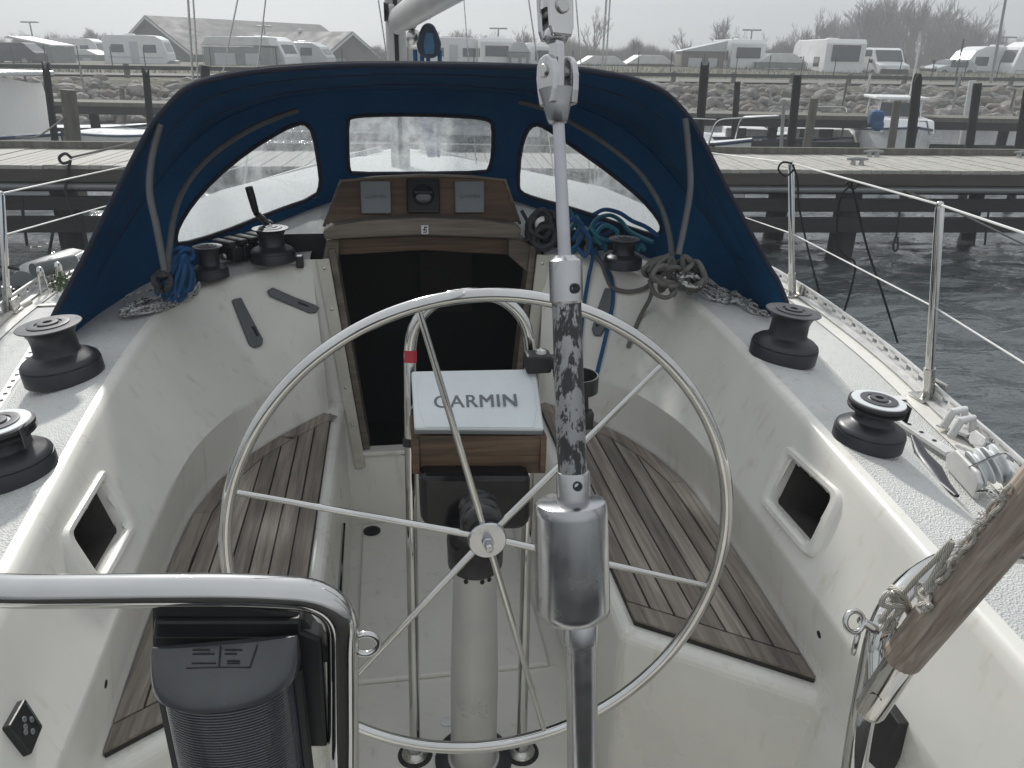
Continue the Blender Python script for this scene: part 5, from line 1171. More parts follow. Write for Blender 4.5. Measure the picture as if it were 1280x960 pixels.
mb.build('foliage', M['moss'], gm)['kind'] = 'stuff'
fd = thing('fender', 'grey cylindrical fender lying outside the port toe rail', 'fender', az(40, 352, -1.02)); mb = MB()
a_, b_ = az(26, 362, -1.03), az(112, 330, -1.03); mb.tube([a_, a_.lerp(b_, .06), a_.lerp(b_, .2), a_.lerp(b_, .8), a_.lerp(b_, .94), b_], [.03, .08, .105, .105, .08, .03], 20); mb.build('body', M['fender'], fd)
mb = MB(); mb.tube([a_, a_+(a_-b_)*.1], .018, 10); mb.build('eye', M['black'], fd)
# ================================================================== JETTY IN FRONT OF THE BOW
P1, P2 = az(0, 206, -1.30), az(1280, 214, -1.30); PD = (P2-P1).normalized(); PN = V((-PD.y, PD.x, 0)); PN = PN if PN.y > 0 else -PN
def onp(px, py, d=0):
    r = ray(px, py); t = ((P1+PN*d)-CAM).dot(PN)/r.dot(PN); return CAM+r*t
ZJ = P1.z; PM = Matrix((PD, PN, V((0, 0, 1)))).transposed(); U0, U1 = -16., 26.; WJ = 1.85
def pj(u, d, z): q = P1+PD*u+PN*d; return V((q.x, q.y, z))
jet = thing('jetty', 'long timber jetty with bleached plank deck crossing behind the spray hood', 'jetty', pj(5, 0, 0))
rnd = random.Random(5); mb = MB(); u = U0
while u < U1:
    w_ = .135+rnd.uniform(-.004, .004); mb.box(pj(u+w_/2, WJ/2+rnd.uniform(-.015, .015), ZJ-.022+rnd.uniform(-.004, .004)), (w_-.010, WJ, .045), PM); u += w_
mb.build('plank_deck', M['plank'], jet)
mb = MB(); mb.box(pj((U0+U1)/2, -.02, ZJ-.115), (U1-U0, .05, .14), PM); mb.build('edge_board', plain('edge_timber', (.055, .05, .042), .85, 0, .35, 2, .5, 12, (.4, 4, 4), bdist=.01), jet)
mb = MB(); mb.box(pj((U0+U1)/2, WJ-.05, ZJ+.05), (U1-U0, .09, .09), PM); mb.build('kerb_rail', M['pilegrey'], jet)
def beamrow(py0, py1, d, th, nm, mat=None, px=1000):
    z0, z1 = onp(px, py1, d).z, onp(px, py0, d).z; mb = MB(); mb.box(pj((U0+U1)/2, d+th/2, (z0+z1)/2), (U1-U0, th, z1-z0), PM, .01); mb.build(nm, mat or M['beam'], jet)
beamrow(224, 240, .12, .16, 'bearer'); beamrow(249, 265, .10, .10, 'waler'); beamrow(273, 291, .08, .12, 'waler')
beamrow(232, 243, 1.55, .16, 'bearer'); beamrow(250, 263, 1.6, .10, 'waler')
mb = MB(); q = onp(1000, 237, .02); mb.tube([pj(U0, .05, q.z), pj(U1, .05, q.z)], .045, 10); mb.build('service_pipe', M['lightpole'], jet)
def u_of(px, d=0): return (onp(px, 220, d)-P1).dot(PD)
for px, d, r in ((1065, .3, .17), (976, 1.5, .15), (74, .35, .16), (1226, 1.55, .11), (1420, .3, .17), (-190, .3, .16), (420, .3, .16), (760, .35, .16), (1640, .3, .17), (620, 1.5, .15), (210, 1.55, .12), (300, .3, .15)):
    p = pj(u_of(px, d), d, 0); mb = MB(); mb.tube([V((p.x, p.y, -1)), V((p.x+.02, p.y, .5)), V((p.x, p.y, ZJ-.09))], [r*1.06, r, r*.96], 14); mb.build('pile', M['pilewood'], jet)
for k in range(12):
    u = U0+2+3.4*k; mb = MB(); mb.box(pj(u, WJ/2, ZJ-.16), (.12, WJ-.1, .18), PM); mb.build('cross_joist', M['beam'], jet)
def cleat2(px, py, lb):
    p = az(px, py, ZJ-H+.0); t = thing('mooring_cleat', lb, 'cleat', p, 0, 'cleats on the jetty'); mb = MB()
    mb.tube([p-PD*.15+V((0, 0, .075)), p-PD*.05+V((0, 0, .08)), p+PD*.05+V((0, 0, .08)), p+PD*.15+V((0, 0, .075))], [.014, .024, .024, .014], 10); mb.build('horns', M['lightpole'], t)
    mb = MB()
    for s_ in (-.06, .06): mb.tube([p+PD*s_, p+PD*s_+V((0, 0, .075))], [.04, .022], 10)
    mb.build('leg', M['lightpole'], t)
cleat2(1071, 206, 'grey cleat on the near edge of the jetty beside the black cord loop'); cleat2(1091, 196, 'grey cleat on the far edge of the jetty in front of the white motorboat'); cleat2(1278, 197, 'grey cleat on the far edge of the jetty, cut by the picture edge')
def mrope(lb, pts, r=.012, mat='ropeblack', rr=None):
    t = thing('mooring_rope', lb, 'rope', pts[0][0] if isinstance(pts[0], list) else pts[0]); 
    for P in (pts if isinstance(pts[0], list) else [pts]): mb = MB(); mb.tube(cat(P, 6), r, 7); mb.build('strand', M[mat], t)
mrope('black rope looped on a hook at the jetty edge, port side', [[onp(*q, -.06) for q in ((90, 198), (82, 192), (74, 197), (78, 204), (88, 202))], [onp(*q, -.06) for q in ((88, 200), (84, 222), (82, 240), (88, 258), (93, 274))], [onp(*q, -.06) for q in ((93, 274), (98, 268), (103, 282), (107, 300), (108, 310))], [onp(*q, -.10) for q in ((66, 290), (63, 308), (60, 322))], [onp(*q, -.1) for q in ((28, 245), (29, 270), (33, 300), (34, 307))]], .018)
mrope('black rope coil hanging from a beam under the jetty, starboard side', [[onp(*q, -.05) for q in ((1125, 262), (1123, 280), (1121, 292), (1117, 306), (1118, 314), (1122, 310), (1122, 296))], [onp(*q, -.05) for q in ((1222, 262), (1220, 285), (1217, 308))], [onp(*q, -.05) for q in ((1236, 262), (1233, 285), (1231, 306))]], .014)
mrope('black mooring lines bent over the kerb rail behind the shoulder of the spray hood', [[onp(*q, 1.8) for q in ((884, 186), (890, 180), (893, 190), (888, 198), (896, 205))]], .02)
mrope('pale mooring line stretched above the jetty toward the spray hood, port side', [onp(88, 197, -.05), onp(135, 186, .4), onp(182, 174, 1.)], .013, 'ropegrey')
mrope('pale mooring line slanting down under the jetty beams, far starboard', [onp(1130, 238, 0), onp(1190, 262, -.5), onp(1285, 308, -1.3)], .012, 'ropegrey')
# ================================================================== FREE MOORING PILES BETWEEN THE JETTIES
def mpile(lb, px0, py0, px1, py1, wpx, F, mat, notch=True):
    a, b = aF(px0, py0, F), aF(px1, py1, F); d_ = (b-a); foot = a+d_*((-.9-a.z)/d_.z); r = (aF(px0+wpx/2, py0, F)-a).length
    t = thing('mooring_pile', lb, 'mooring pile', V((foot.x, foot.y, 0)), 0, 'mooring piles')
    mb = MB(); ax = (a-foot).normalized(); n = 14; fr = frame(ax); vsx = []
    L = (a-foot).length; pr = [(0, 1.05), (L*.3, 1.02), (L*.7, .98), (L-.06, .96), (L, .92)]
    for z, q in pr:
        for k in range(n):
            an = 2*math.pi*k/n; j = 1+.05*mnoise.noise(V((an, z*1.5, px0)))
            dz = (.09*math.cos(2*an+px0) if (z == L and notch) else 0); vsx.append(foot+fr@V((r*q*j*math.cos(an), r*q*j*math.sin(an), z+dz)))
    fs = [(i*n+k, i*n+(k+1) % n, (i+1)*n+(k+1) % n, (i+1)*n+k) for i in range(len(pr)-1) for k in range(n)]+[tuple((len(pr)-1)*n+k for k in range(n))]
    mb.add(vsx, fs); mb.build('shaft', mat, t); return t
pw, pg = M['pilewood'], M['pilegrey']
mpile('thin dark leaning pile left of the thick grey pile', 57, 83, 70, 186, 9, 15, pw)
mpile('thick grey-brown pile standing in front of the stones, port side', 85, 112, 93, 186, 19, 13.5, pg, False)
mpile('thin dark pile close to the left shoulder of the spray hood', 182, 88, 189, 165, 9, 16, pw)
mpile('dark square-topped pile just above the left shoulder of the spray hood', 257, 82, 257, 130, 11, 17, pw, False)
mpile('tall dark pile beside the right shoulder of the spray hood', 881, 83, 873, 180, 11.5, 15, pw)
mpile('slim dark pile left of the pale thin pole', 922, 102, 916, 192, 8, 18, pw, False)
mpile('dark pile right of the pale thin pole, in front of the small moored boats', 997, 94, 987, 194, 11, 15, pw, False)
mpile('grey weathered pile in front of the small moored boat', 1018, 123, 1007, 194, 11, 17, pg, False)
mpile('grey weathered pile standing before the motorboat bow', 1122, 126, 1112, 194, 10, 17, pg, False)
mpile('dark notched pile covering the motorboat stem', 1147, 98, 1136, 196, 12, 15, pw)
mpile('dark round-topped pile against the pale square post', 1222, 104, 1210, 196, 11, 16, pw, False)
mpile('dark pile cut by the picture edge, far right of the water', 1284, 118, 1272, 196, 11, 15, pw)
mpile('thin pale pole between two dark piles', 980, 124, 976, 192, 4.5, 17, M['lightpole'], False)
mpile('pale square service post behind a dark round-topped pile', 1216, 101, 1208, 150, 9, 24, M['trim'], False)
mpile('short grey pile near the far jetty, behind the canvas-covered boat', 152, 110, 155, 150, 6, 25, pg, False)
mrope('pale mooring line sagging from the thick grey pile to the jetty', [aF(82, 146, 13.4), aF(66, 158, 13), aF(45, 171, 12.5), aF(20, 172, 12)], .014, 'ropegrey')
# ================================================================== FAR JETTY
def far(px, py, F=26): return aF(px, py, F)
G1, G2 = az(100, 127, -1.30), az(1200, 147, -1.30); GD = (G2-G1).normalized(); GN = V((-GD.y, GD.x, 0)); GN = GN if GN.y > 0 else -GN
GM = Matrix((GD, GN, V((0, 0, 1)))).transposed()
def pg_(u, d, z): q = G1+GD*u+GN*d; return V((q.x, q.y, z))
fj = thing('far_jetty', 'low dark timber jetty at the foot of the stone embankment', 'jetty', pg_(12, 0, 0))
mb = MB(); mb.box(pg_(14, .6, 1.14), (90, 1.2, .10), GM); mb.build('plank_deck', M['pilegrey'], fj)
mb = MB(); mb.box(pg_(14, .0, .99), (90, .10, .2), GM); mb.build('edge_board', M['beam'], fj)
mb = MB(); mb.box(pg_(14, .1, .42), (90, .10, .2), GM); mb.build('waler', M['beam'], fj)
for k in range(26):
    mb = MB(); p = pg_(-28+3.1*k, .25+.5*(k % 2), 0); mb.tube([p+V((0, 0, -.8)), p+V((0, 0, 1.1))], .13, 10); mb.build('pile', M['pilewood'], fj)
for k, px in enumerate((40, 110, 880, 960, 1052, 1190, 1262)):
    p = far(px, 140, 27); t = thing('jetty_post', 'thin post standing up from the far jetty before the stones', 'post', V((p.x, p.y, 1.15)), 0, 'thin posts on the far jetty')
    mb = MB(); mb.tube([V((p.x, p.y, 1.15)), V((p.x+.01, p.y, 1.75+.22*(k % 3)))], .035, 8); mb.build('shaft', M['lightpole'] if k % 2 else M['pilegrey'], t)
# ================================================================== STONE EMBANKMENT
def stone(seed):
    bm = bmesh.new(); bmesh.ops.create_icosphere(bm, subdivisions=2, radius=.5); rr = random.Random(seed); of = V((rr.random()*50, rr.random()*50, 3))
    for v in bm.verts:
        n_ = mnoise.noise(v.co*1.7+of); v.co *= 1+.42*n_; v.co.z *= .72
        for ax in ((1, .2, .3), (-.4, 1, .2), (.1, -.5, 1)):
            a_ = V(ax).normalized(); d = v.co.dot(a_)
            if d > .36: v.co -= a_*(d-.36)*.8
    me = bpy.data.meshes.new('stone'); bm.to_mesh(me); bm.free(); me.materials.append(M[('stone1', 'stone2', 'stone3')[seed % 3]]); return me
stones = [stone(k) for k in range(9)]
rnd = random.Random(21); pos = []
for row in range(11):
    d = -4.2+row*.42; u = -8
    while u < 62:
        s_ = rnd.uniform(.34, .74) if rnd.random() < .82 else rnd.uniform(.75, 1.05); u += s_*.62
        p = BA+BD*(u-6)+BN*(d+rnd.uniform(-.15, .15)); z = (d+4.6)/4.6*1.30-.05+rnd.uniform(-.08, .10); pos.append((p, z, s_)); u += s_*.15
def vis(p, z):
    x, y = project(V((p.x, p.y, z))); return (-10 < x < 1290) and not (205 < x < 850 and y > 80)
inv = [q for q in pos if vis(q[0], q[1])]; inv.sort(key=lambda q: -q[2])
big = inv[:290]; bigid = {id(q) for q in big}
for k, (p, z, s_) in enumerate(big):
    o = bpy.data.objects.new('boulder', stones[k % 9]); COL.objects.link(o); o.location = (p.x, p.y, z); o.rotation_euler = (rnd.uniform(-.4, .4), rnd.uniform(-.4, .4), rnd.uniform(0, 6.3)); o.scale = (s_*1.1, s_, s_*.85)
    tag(o, 'rounded boulder lying in the stone embankment above the far jetty', 'boulder', 'boulders of the embankment')
mb = MB()
for k, (p, z, s_) in enumerate(pos):
    if id(pos[k]) in bigid: continue
    me = stones[k % 9]; m_ = rz(rnd.uniform(0, 6.3))
    mb.add([V((p.x, p.y, z))+m_@V((v.co.x*s_*1.1, v.co.y*s_, v.co.z*s_*.85)) for v in me.vertices], [tuple(f.vertices) for f in me.polygons])
o = mb.build('embankment_rubble', M['stone1'], fix=False); o['kind'] = 'stuff'; o['label'] = 'smaller stones filling the embankment between the boulders'
# timber guard rail along the quay road
gr = thing('timber_guard_rail', 'low timber guard rail along the road above the stones', 'guard rail', BA+BN*1.3)
mb = MB(); q = BA+BD*20+BN*1.3; mb.box(V((q.x, q.y, 1.40+.38)), (140, .10, .16), Matrix((BD, BN, V((0, 0, 1)))).transposed()); mb.build('rail', M['beam'], gr)
for k in range(34):
    q = BA+BD*(-30+3.05*k)+BN*1.42
    if not -20 < project(q)[0] < 1300: continue
    mb = MB(); mb.box(V((q.x, q.y, 1.40+.26)), (.2, .18, .56), Matrix((BD, BN, V((0, 0, 1)))).transposed(), .02); mb.build('post', M['track'], gr)
# ================================================================== CARAVAN SITE
A0_ = math.atan2(RT.y, RT.x)
def site(px, ytop, F, h):
    p = aF(px, ytop, F); return V((p.x, p.y, p.z-h))
def caravan(lb, px, ytop, F, L=5.2, Wd=2.25, h=2.55, ang=0, body='carvan', nm='caravan', front=.55, wins=2, rear=True):
    t = local(thing(nm, lb, 'caravan', site(px, ytop, F, h), A0_+ang, 'parked caravans'))
    hl = L/2; ol = [(-hl, .42), (hl-.35, .42), (hl, .75), (hl-.05, 1.25), (hl-front*.7, h-.32), (hl-front-.35, h-.03), (hl-front-.8, h), (-hl+.3, h), (-hl+.05, h-.25)]
    mb = MB(); mb.prism(ol, Wd); mb.build('body', M[body], t, .05)
    for s_ in (-1, 1):
        for k in range(wins):
            x = -hl*.55+k*(L*.5) if wins > 1 else 0
            mb = MB(); mb.box((x, s_*(Wd/2+.012), 1.62), (.95, .03, .58), None, .01); mb.build('side_window', M['glass'], t)
        mb = MB(); mb.box((-.1, s_*(Wd/2+.012), 1.32), (.62, .02, 1.62)); mb.build('door', M['carvang'], t) if s_ < 0 and wins > 1 else None
        mb = MB(); mb.box((0, s_*(Wd/2+.008), .98), (L*.86, .012, .10)); mb.build('stripe', M['carvang'], t)
        mb = MB(); mb.lathe([(.20, -.1), (.32, -.1), (.33, 0), (.32, .1), (.2, .1)], (-.35, s_*(Wd/2-.14), .32), frame((0, 1, 0)), 18); wh = mb.build('wheel', M['rubber'], t)
        mb = MB(); mb.lathe([(.2, -.02), (.19, .02), (.05, .03)], (-.35, s_*(Wd/2-.04), .32), frame((0, s_, 0)), 16); mb.build('rim', M['lightpole'], wh)
    if rear: mb = MB(); mb.box((-hl-.0, 0, h-.82), (.06, Wd*.70, .66 if h < 2.8 else .95), None, .02); mb.build('rear_window', M['glass'], t)
    sl = math.atan2(front*.65, h-.32-1.25); mb = MB(); mb.box((hl-.05-front*.33+.015, 0, 1.25+(h-1.57)*.5), (.03, Wd*.7, (h-1.57)*.66), Matrix.Rotation(-sl, 3, 'Y')); mb.build('front_window', M['glass'], t)
    mb = MB(); mb.tube([(hl-.4, -.5, .42), (hl+.95, 0, .42), (hl-.4, .5, .42)], .04, 8); mb.box((hl+.3, 0, .6), (.35, .5, .35), None, .05); mb.tube([(hl+.75, 0, 0), (hl+.75, 0, .5)], .03, 8); mb.build('drawbar', M['lightpole'], t)
    mb = MB(); mb.box((-.6, 0, h+.05), (.7, .6, .12), None, .03); mb.build('roof_vent', M['carvan'], t)
    return t
def tent(lb, px, ytop, F, Wd, D, h, ang=0, roof='awnroof', wall='awning', nm='awning', lean=False, pts=None):
    t = local(thing(nm, lb, 'awning' if nm == 'awning' else 'tent', site(px, ytop, F, h), A0_+ang, 'tents and awnings')); e = h*.72
    ol = pts or ([(-Wd/2, e), (Wd/2, e), (Wd/2, h), (-Wd/2+.1, e+.05)] if lean else [(-Wd/2, e), (Wd/2, e), (Wd*.22, h), (-Wd*.22, h)])
    mb = MB(); mb.box((0, 0, e/2), (Wd-.12, D-.12, e)); mb.build('wall', M[wall], t)
    n = len(ol); mb = MB(); mb.prism([(x*1.03, z+.01) for x, z in ol], D); rf = mb.build('roof', M[roof], t, .03)
    for x, q in ((-Wd*.18, .3), (Wd*.22, .2)): mb = MB(); mb.box((x, -D/2, e*.5), (Wd*q, .02, e*.55)); mb.build('panel', M['carvang'], t)
    for x in (-Wd/2, Wd/2): mb = MB(); mb.tube([(x, -D/2, 0), (x, -D/2, e)], .03, 6); mb.build('pole', M['lightpole'], t)
    return t
pi = math.pi
caravan('white caravan side-on with a sloping nose beside the dark gabled hall', 172, 44, 68, 4.9, 2.2, 2.6, .12)
caravan('pale caravan with its white nose pointing right behind the grey awning', 333, 46, 66, 4.6, 2.2, 2.65, -.35, front=.9)
tent('long white-roofed grey awning left of the pale-nosed caravan', 300, 46, 63.5, 5.0, 2.4, 2.55, .02, pts=[(-2.5, 1.95), (2.5, 1.95), (2.3, 2.55), (-2.1, 2.5)])
caravan('small grey caravan with a rounded white front beside a peaked tent', 388, 53, 68, 3.4, 2.0, 2.3, -.15, 'carvang', front=.9, wins=1)
tent('small white-peaked tent squeezed between two caravans', 364, 53, 70, 1.8, 2, 2.3, 0)
caravan('faint white caravan half veiled by mist beside the thatched trees', 96, 48, 95, 5.5, 2.3, 2.6, 0)
caravan('white caravan partly hidden by the mast and the blue block', 568, 47, 62, 4.6, 2.2, 2.6, .1)
caravan('white caravan seen end-on with a long dark window, right of the blue block', 618, 48, 60, 5.0, 2.25, 2.55, pi/2+.1)
tent('grey awning leaning on the end-on caravan behind the steel fork', 649, 53, 58, 1.5, 2.4, 2.2, .0, 'carvang', 'awning')
caravan('white caravan end just showing left of the steel fork', 676, 54, 62, 4.4, 2.2, 2.35, pi/2+.15)
tent('low grey tent with a white ridge right of the steel fork', 751, 70, 58, 3.2, 3, 1.95, .05)
tent('low dark tent with a pale ridge beside the grey tent', 810, 69, 58, 3.2, 3, 2.0, .02, wall='brown')
tent('dark awning with a sloping roof attached to the end-on caravan behind the tall pile', 876, 51, 57, 2.9, 2.6, 2.4, .0, 'carvang', 'brown', lean=True)
caravan('white caravan end-on with a wide dark window beside a sloping awning', 921, 50, 59, 5.0, 2.35, 2.6, pi/2+.1)
tent('small tent with a white roof between two caravans', 972, 67, 57, 3.3, 2.4, 2.0, .03)
caravan('large caravan with a wide dark rear window, its long side running back', 1036, 50, 57, 6.4, 2.55, 2.95, pi/2+.02, rear=True)
caravan('distant white caravan between the large caravan and the white van', 1072, 61, 72, 3.2, 2.1, 2.4, .1, wins=1)
caravan('long white caravan with a sloping nose pointing left under the bare trees', 1236, 58, 60, 4.7, 2.3, 2.6, pi+.1, front=1.1)
caravan('grey caravan cut by the picture edge', 1292, 52, 58, 3.2, 2.3, 2.8, pi-.03, wins=1)
tent('white-roofed awning with an open front beside the dark parked car', 50, 46, 64, 3.6, 2.6, 2.4, -.15, pts=[(-2.0, 2.3), (1.8, 1.75), (1.8, 1.85), (-1.6, 2.42)])
tent('low white awning half veiled by mist left of the side-on caravan', 105, 62, 78, 3.6, 2.6, 1.6, 0)
# vehicles
def car(lb, px, ytop, F, L, Wd, h, ang, mat, van=False, nm='parked_car', ct='car'):
    t = local(thing(nm, lb, ct, site(px, ytop, F, h), A0_+ang)); hl = L/2
    ol = ([(-hl, .35), (hl-.05, .35), (hl, .6), (hl-.05, .95), (hl-.75, 1.1), (hl-1.35, h-.12), (hl-1.7, h), (-hl+.15, h), (-hl, h-.2)] if van else
          [(-hl, .35), (hl, .35), (hl, .75), (hl-.9, .95), (hl-1.6, h-.05), (hl-2.1, h), (-hl+.75, h), (-hl+.15, 1.0), (-hl, .9)])
    mb = MB(); mb.prism(ol, Wd); mb.build('body', M[mat], t, .06)
    for s_ in (-1, 1):
        for x in (-hl*.62, hl*.62):
            mb = MB(); mb.lathe([(.2, -.1), (.32, -.1), (.33, 0), (.32, .1), (.2, .1)], (x, s_*(Wd/2-.08), .33), frame((0, 1, 0)), 18); wh = mb.build('wheel', M['rubber'], t)
            mb = MB(); mb.lathe([(.2, 0), (.19, .02), (.05, .03)], (x, s_*(Wd/2+.02), .33), frame((0, s_, 0)), 16); mb.build('rim', M['lightpole'], wh)
        mb = MB(); mb.box((-.1 if not van else .45, s_*(Wd/2+.01), h-.32), (L*.42 if not van else L*.24, .02, .36)); mb.build('side_window', M['glass'], t)
        mb = MB(); mb.box((hl-.02, s_*Wd*.36, .78), (.06, .28, .16), None, .02); mb.build('headlight', M['trim'], t)
        mb = MB(); mb.box((hl-1.15, s_*(Wd/2+.12), 1.15), (.12, .2, .22), None, .03); mb.build('mirror', M['black'], t)
    a_, b_ = ((hl-.75, 1.1), (hl-1.35, h-.12)) if van else ((hl-.9, .95), (hl-1.6, h-.05))
    c = ((a_[0]+b_[0])/2+.02, 0, (a_[1]+b_[1])/2+.02); mb = MB(); mb.box(c, (.03, Wd*.86, math.hypot(a_[0]-b_[0], a_[1]-b_[1])*.88), Matrix.Rotation(math.atan2(b_[0]-a_[0], b_[1]-a_[1]), 3, 'Y')); mb.build('windscreen', M['glass'], t)
    mb = MB(); mb.box((hl+.0, 0, .55), (.06, Wd*.94, .30), None, .03); mb.build('bumper', M['black'], t); return t
car('dark parked car in front of an awning at the far left edge', 10, 53, 60, 4.3, 1.75, 1.55, pi+.05, 'carpaint')
car('white van facing the water under the tall bare trees', 1100, 60, 56, 4.9, 1.95, 1.95, -pi/2+.06, 'carvan', True, 'parked_van', 'van')
car('pale covered car in front of the long white caravan nose', 1188, 74, 58, 3.4, 1.6, 1.3, pi+.3, 'carvang')
# halls
def hall(lb, px, ytop, F, span, length, h, eave, ang, dx=0):
    t = local(thing('timber_hall', lb, 'building', site(px, ytop, F, h), A0_+ang)); mb = MB()
    # gable faces local -y; ridge runs along +y
    ol = [(-span/2, -1), (span/2, -1), (span/2, eave), (0, h), (-span/2, eave)]
    mb.prism(ol, length, (0, length/2, 0)); mb.build('wall', M['barnwall'], t)
    for s_ in (-1, 1):
        a_, b_ = V((0, 0, h+.08)), V((s_*(span/2+.5), 0, eave-.24)); mb = MB(); n_ = V((s_*(h-eave), 0, span/2)).normalized()
        mb.slab([V((a_.x, -.5, a_.z)), V((b_.x, -.5, b_.z)), V((b_.x, length+.4, b_.z)), V((a_.x, length+.4, a_.z))], n_*.12); rf = mb.build('roof', M['roofing'], t)
        mb = MB(); mb.slab([V((a_.x, -.56, a_.z+.02)), V((b_.x, -.56, b_.z+.02)), V((b_.x, -.56, b_.z-.2)), V((a_.x, -.56, a_.z-.2))], (0, .05, 0)); mb.build('barge_board', M['trim'], rf)
    for x in (-span*.22, span*.2):
        mb = MB(); mb.box((x, -.02, 1.1), (1.5, .06, 1.9)); mb.build('door', M['awning'], t)
    return t
hall('dark hall with a broad white-edged gable behind the side-on caravan', 187, 22, 84, 12.5, 22, 5.7, 2.6, -1.0+.42)
hall('low dark hall with a long roof running to the right behind the peaked tent', 436, 42, 80, 6.5, 15, 4.2, 2.3, .95)
tr = thing('roof_turret', 'bell-shaped white cowl on the long dark roof', 'cowl', site(375, 36, 84, 1.4)); p = site(375, 36, 84, 1.4)
mb = MB(); mb.lathe([(.75, -.3), (.74, .1), (.6, .45), (.42, .85), (.25, 1.0), (.24, 1.25), (.1, 1.4), (.001, 1.42)], p, n=20); mb.build('cowl', M['carvang'], tr)
mb = MB(); mb.lathe([(.8, -1.6), (.8, -.28), (.7, -.25)], p, n=20); mb.build('base', M['roofing'], tr)
# lamp posts, fence posts
for k, (px, yt, F, lb) in enumerate(((37, 28, 75, 'twin-headed lamp post over the white-roofed awning'), (330, 33, 82, 'twin-headed lamp post rising over the long grey awning'), (623, 36, 72, 'twin-headed lamp post above the caravan right of the blue block'), (940, 38, 70, 'twin-headed lamp post behind the caravan with the wide dark window'), (1259, 47, 70, 'twin-headed lamp post behind the long white caravan'))):
    p = aF(px, yt, F); t = thing('lamp_post', lb, 'lamp post', V((p.x, p.y, 1.4)), 0, 'lamp posts of the caravan site'); mb = MB(); mb.tube([V((p.x, p.y, 1.2)), p], [.09, .06], 8); mb.build('mast', M['lightpole'], t)
    for s_ in (-1, 1): mb = MB(); mb.box(p+RT*(s_*.38)+V((0, 0, .03)), (.75, .25, .12), rz(A0_), .03); mb.build('lamp_head', M['lightpole'], t)
FP = None
for k in range(32):
    px = 18+k*41
    if 205 < px < 700 and k % 2: continue
    F = 47+6*abs(math.sin(k*1.3)); p = aF(px, 85, 47); z = gz(p)
    if not FP:
        FP = thing('fence_post', 'thin dark fence post in front of the caravans', 'fence post', V((p.x, p.y, z)), 0, 'fence posts along the caravan site'); mb = MB(); mb.tube([V((p.x, p.y, z-.1)), V((p.x+.03, p.y, z+1.15))], .028, 6); mb.build('shaft', M['black'], FP)
    else: dup(FP, V((p.x, p.y, z)))
for px, yt, F, lb in ((1205, 49, 50, 'tall dark post in front of the long white caravan nose'), (1088, 92, 36, 'short white marker post below the white van')):
    p = aF(px, yt, F); t = thing('marker_post', lb, 'post', V((p.x, p.y, 1.4))); mb = MB(); mb.tube([V((p.x, p.y, 1.3)), p], .05, 8); mb.build('shaft', M['black'] if px > 1100 else M['trim'], t)
fp = aF(1240, 95, 40); q = aF(1257, 0, 40); d_ = q-fp; t = thing('flagpole', 'slender leaning pole rising past the long white caravan into the sky', 'flagpole', V((fp.x, fp.y, 1.5)))
mb = MB(); mb.tube([fp-d_*.1, q, q+d_*1.1], [.07, .06, .04], 8); mb.build('pole', M['lightpole'], t)
# ================================================================== SMALL BOATS
def boat(lb, px, py, F, L, Bm, fb, ang, cabin=None, nm='moored_boat', hullm='boatwhite'):
    p = aF(px, py, F); t = local(thing(nm, lb, 'boat', V((p.x, p.y, 0)), A0_+ang)); st = []
    for k in range(13):
        x = -L/2+L*k/12; q = k/12; w_ = Bm/2*(1 if q < .45 else max(.02, 1-((q-.45)/.55)**2.2)); z = fb*(1+.35*q*q); st.append([V((x, w_*.0, -.25)), V((x, w_*.75, -.12)), V((x, w_*.93, z*.45)), V((x, w_, z)), V((x, w_-.05*min(1, w_*4), z+.02)), V((x, w_*.5, z+.03)), V((x, 0, z+.05))])
    rows = [r+[V((v.x, -v.y, v.z)) for v in r[-2:0:-1]]+[r[0]] for r in st]
    mb = MB(); mb.grid(rows); mb.add(rows[0], [tuple(range(len(rows[0])))]); mb.build('hull', M[hullm], t)
    mb = MB()
    for s_ in (1, -1): mb.tube([V((r[3].x, s_*r[3].y, r[3].z)) for r in st], .03, 6)
    mb.build('rubbing_strake', M['boatnavy'], t)
    if cabin:
        x0, x1, hh, nw = cabin; mb = MB(); mb.prism([(x0, fb), (x1, fb*1.1), (x1-.25, fb+hh*.55), (x0, fb+hh*.6)], Bm*.72); cb = mb.build('cabin', M['boatwhite'], t, .04)
        for s_ in (-1, 1):
            for k in range(nw): mb = MB(); mb.box((x0+.35+.55*k, s_*Bm*.362, fb+hh*.36), (.4, .02, .22), None, .008); mb.build('side_window', M['glass'], cb)
    return t
mbt = boat('white motorboat with a wheelhouse and blue cloth cover, bow toward us', 1117, 170, 21.5, 4.2, 1.75, .80, -pi/2-.2, (-.2, 1.3, .7, 2))
for x in (-1.2, .1):
    for y in (-.52, .52): mb = MB(); mb.tube([(x, y, .7), (x-.02, y*.95, 1.62)], .03, 6); mb.build('wheelhouse_post', M['boatwhite'], mbt)
mb = MB(); mb.box((-.55, 0, 1.65), (1.6, 1.3, .07), None, .02); mb.build('wheelhouse_roof', M['boatwhite'], mbt)
mb = MB(); mb.box((.1, 0, 1.28), (.03, 1.0, .52), Matrix.Rotation(-.15, 3, 'Y')); mb.build('windscreen', M['glass'], mbt)
q_ = rz(-(A0_-pi/2-.2))@(aF(1095, 148, 20.2)-mbt.location)
mb = MB(); mb.box(q_, (.34, .34, .38), None, .1); mb.box(q_+V((.08, .05, -.16)), (.28, .26, .24), None, .08); mb.build('blue_cover', M['boatblue'], mbt)
mb = MB(); mb.tube([(-.4, .3, 1.68), (-.4, .3, 2.9)], .025, 6); mb.build('mast', M['trim'], mbt)
mb = MB(); mb.tube([(2.2, -.25, .95), (2.35, -.1, 1.25), (2.35, .1, 1.25), (2.2, .25, .95)], .02, 6); mb.build('bow_rail', M['steel'], mbt)
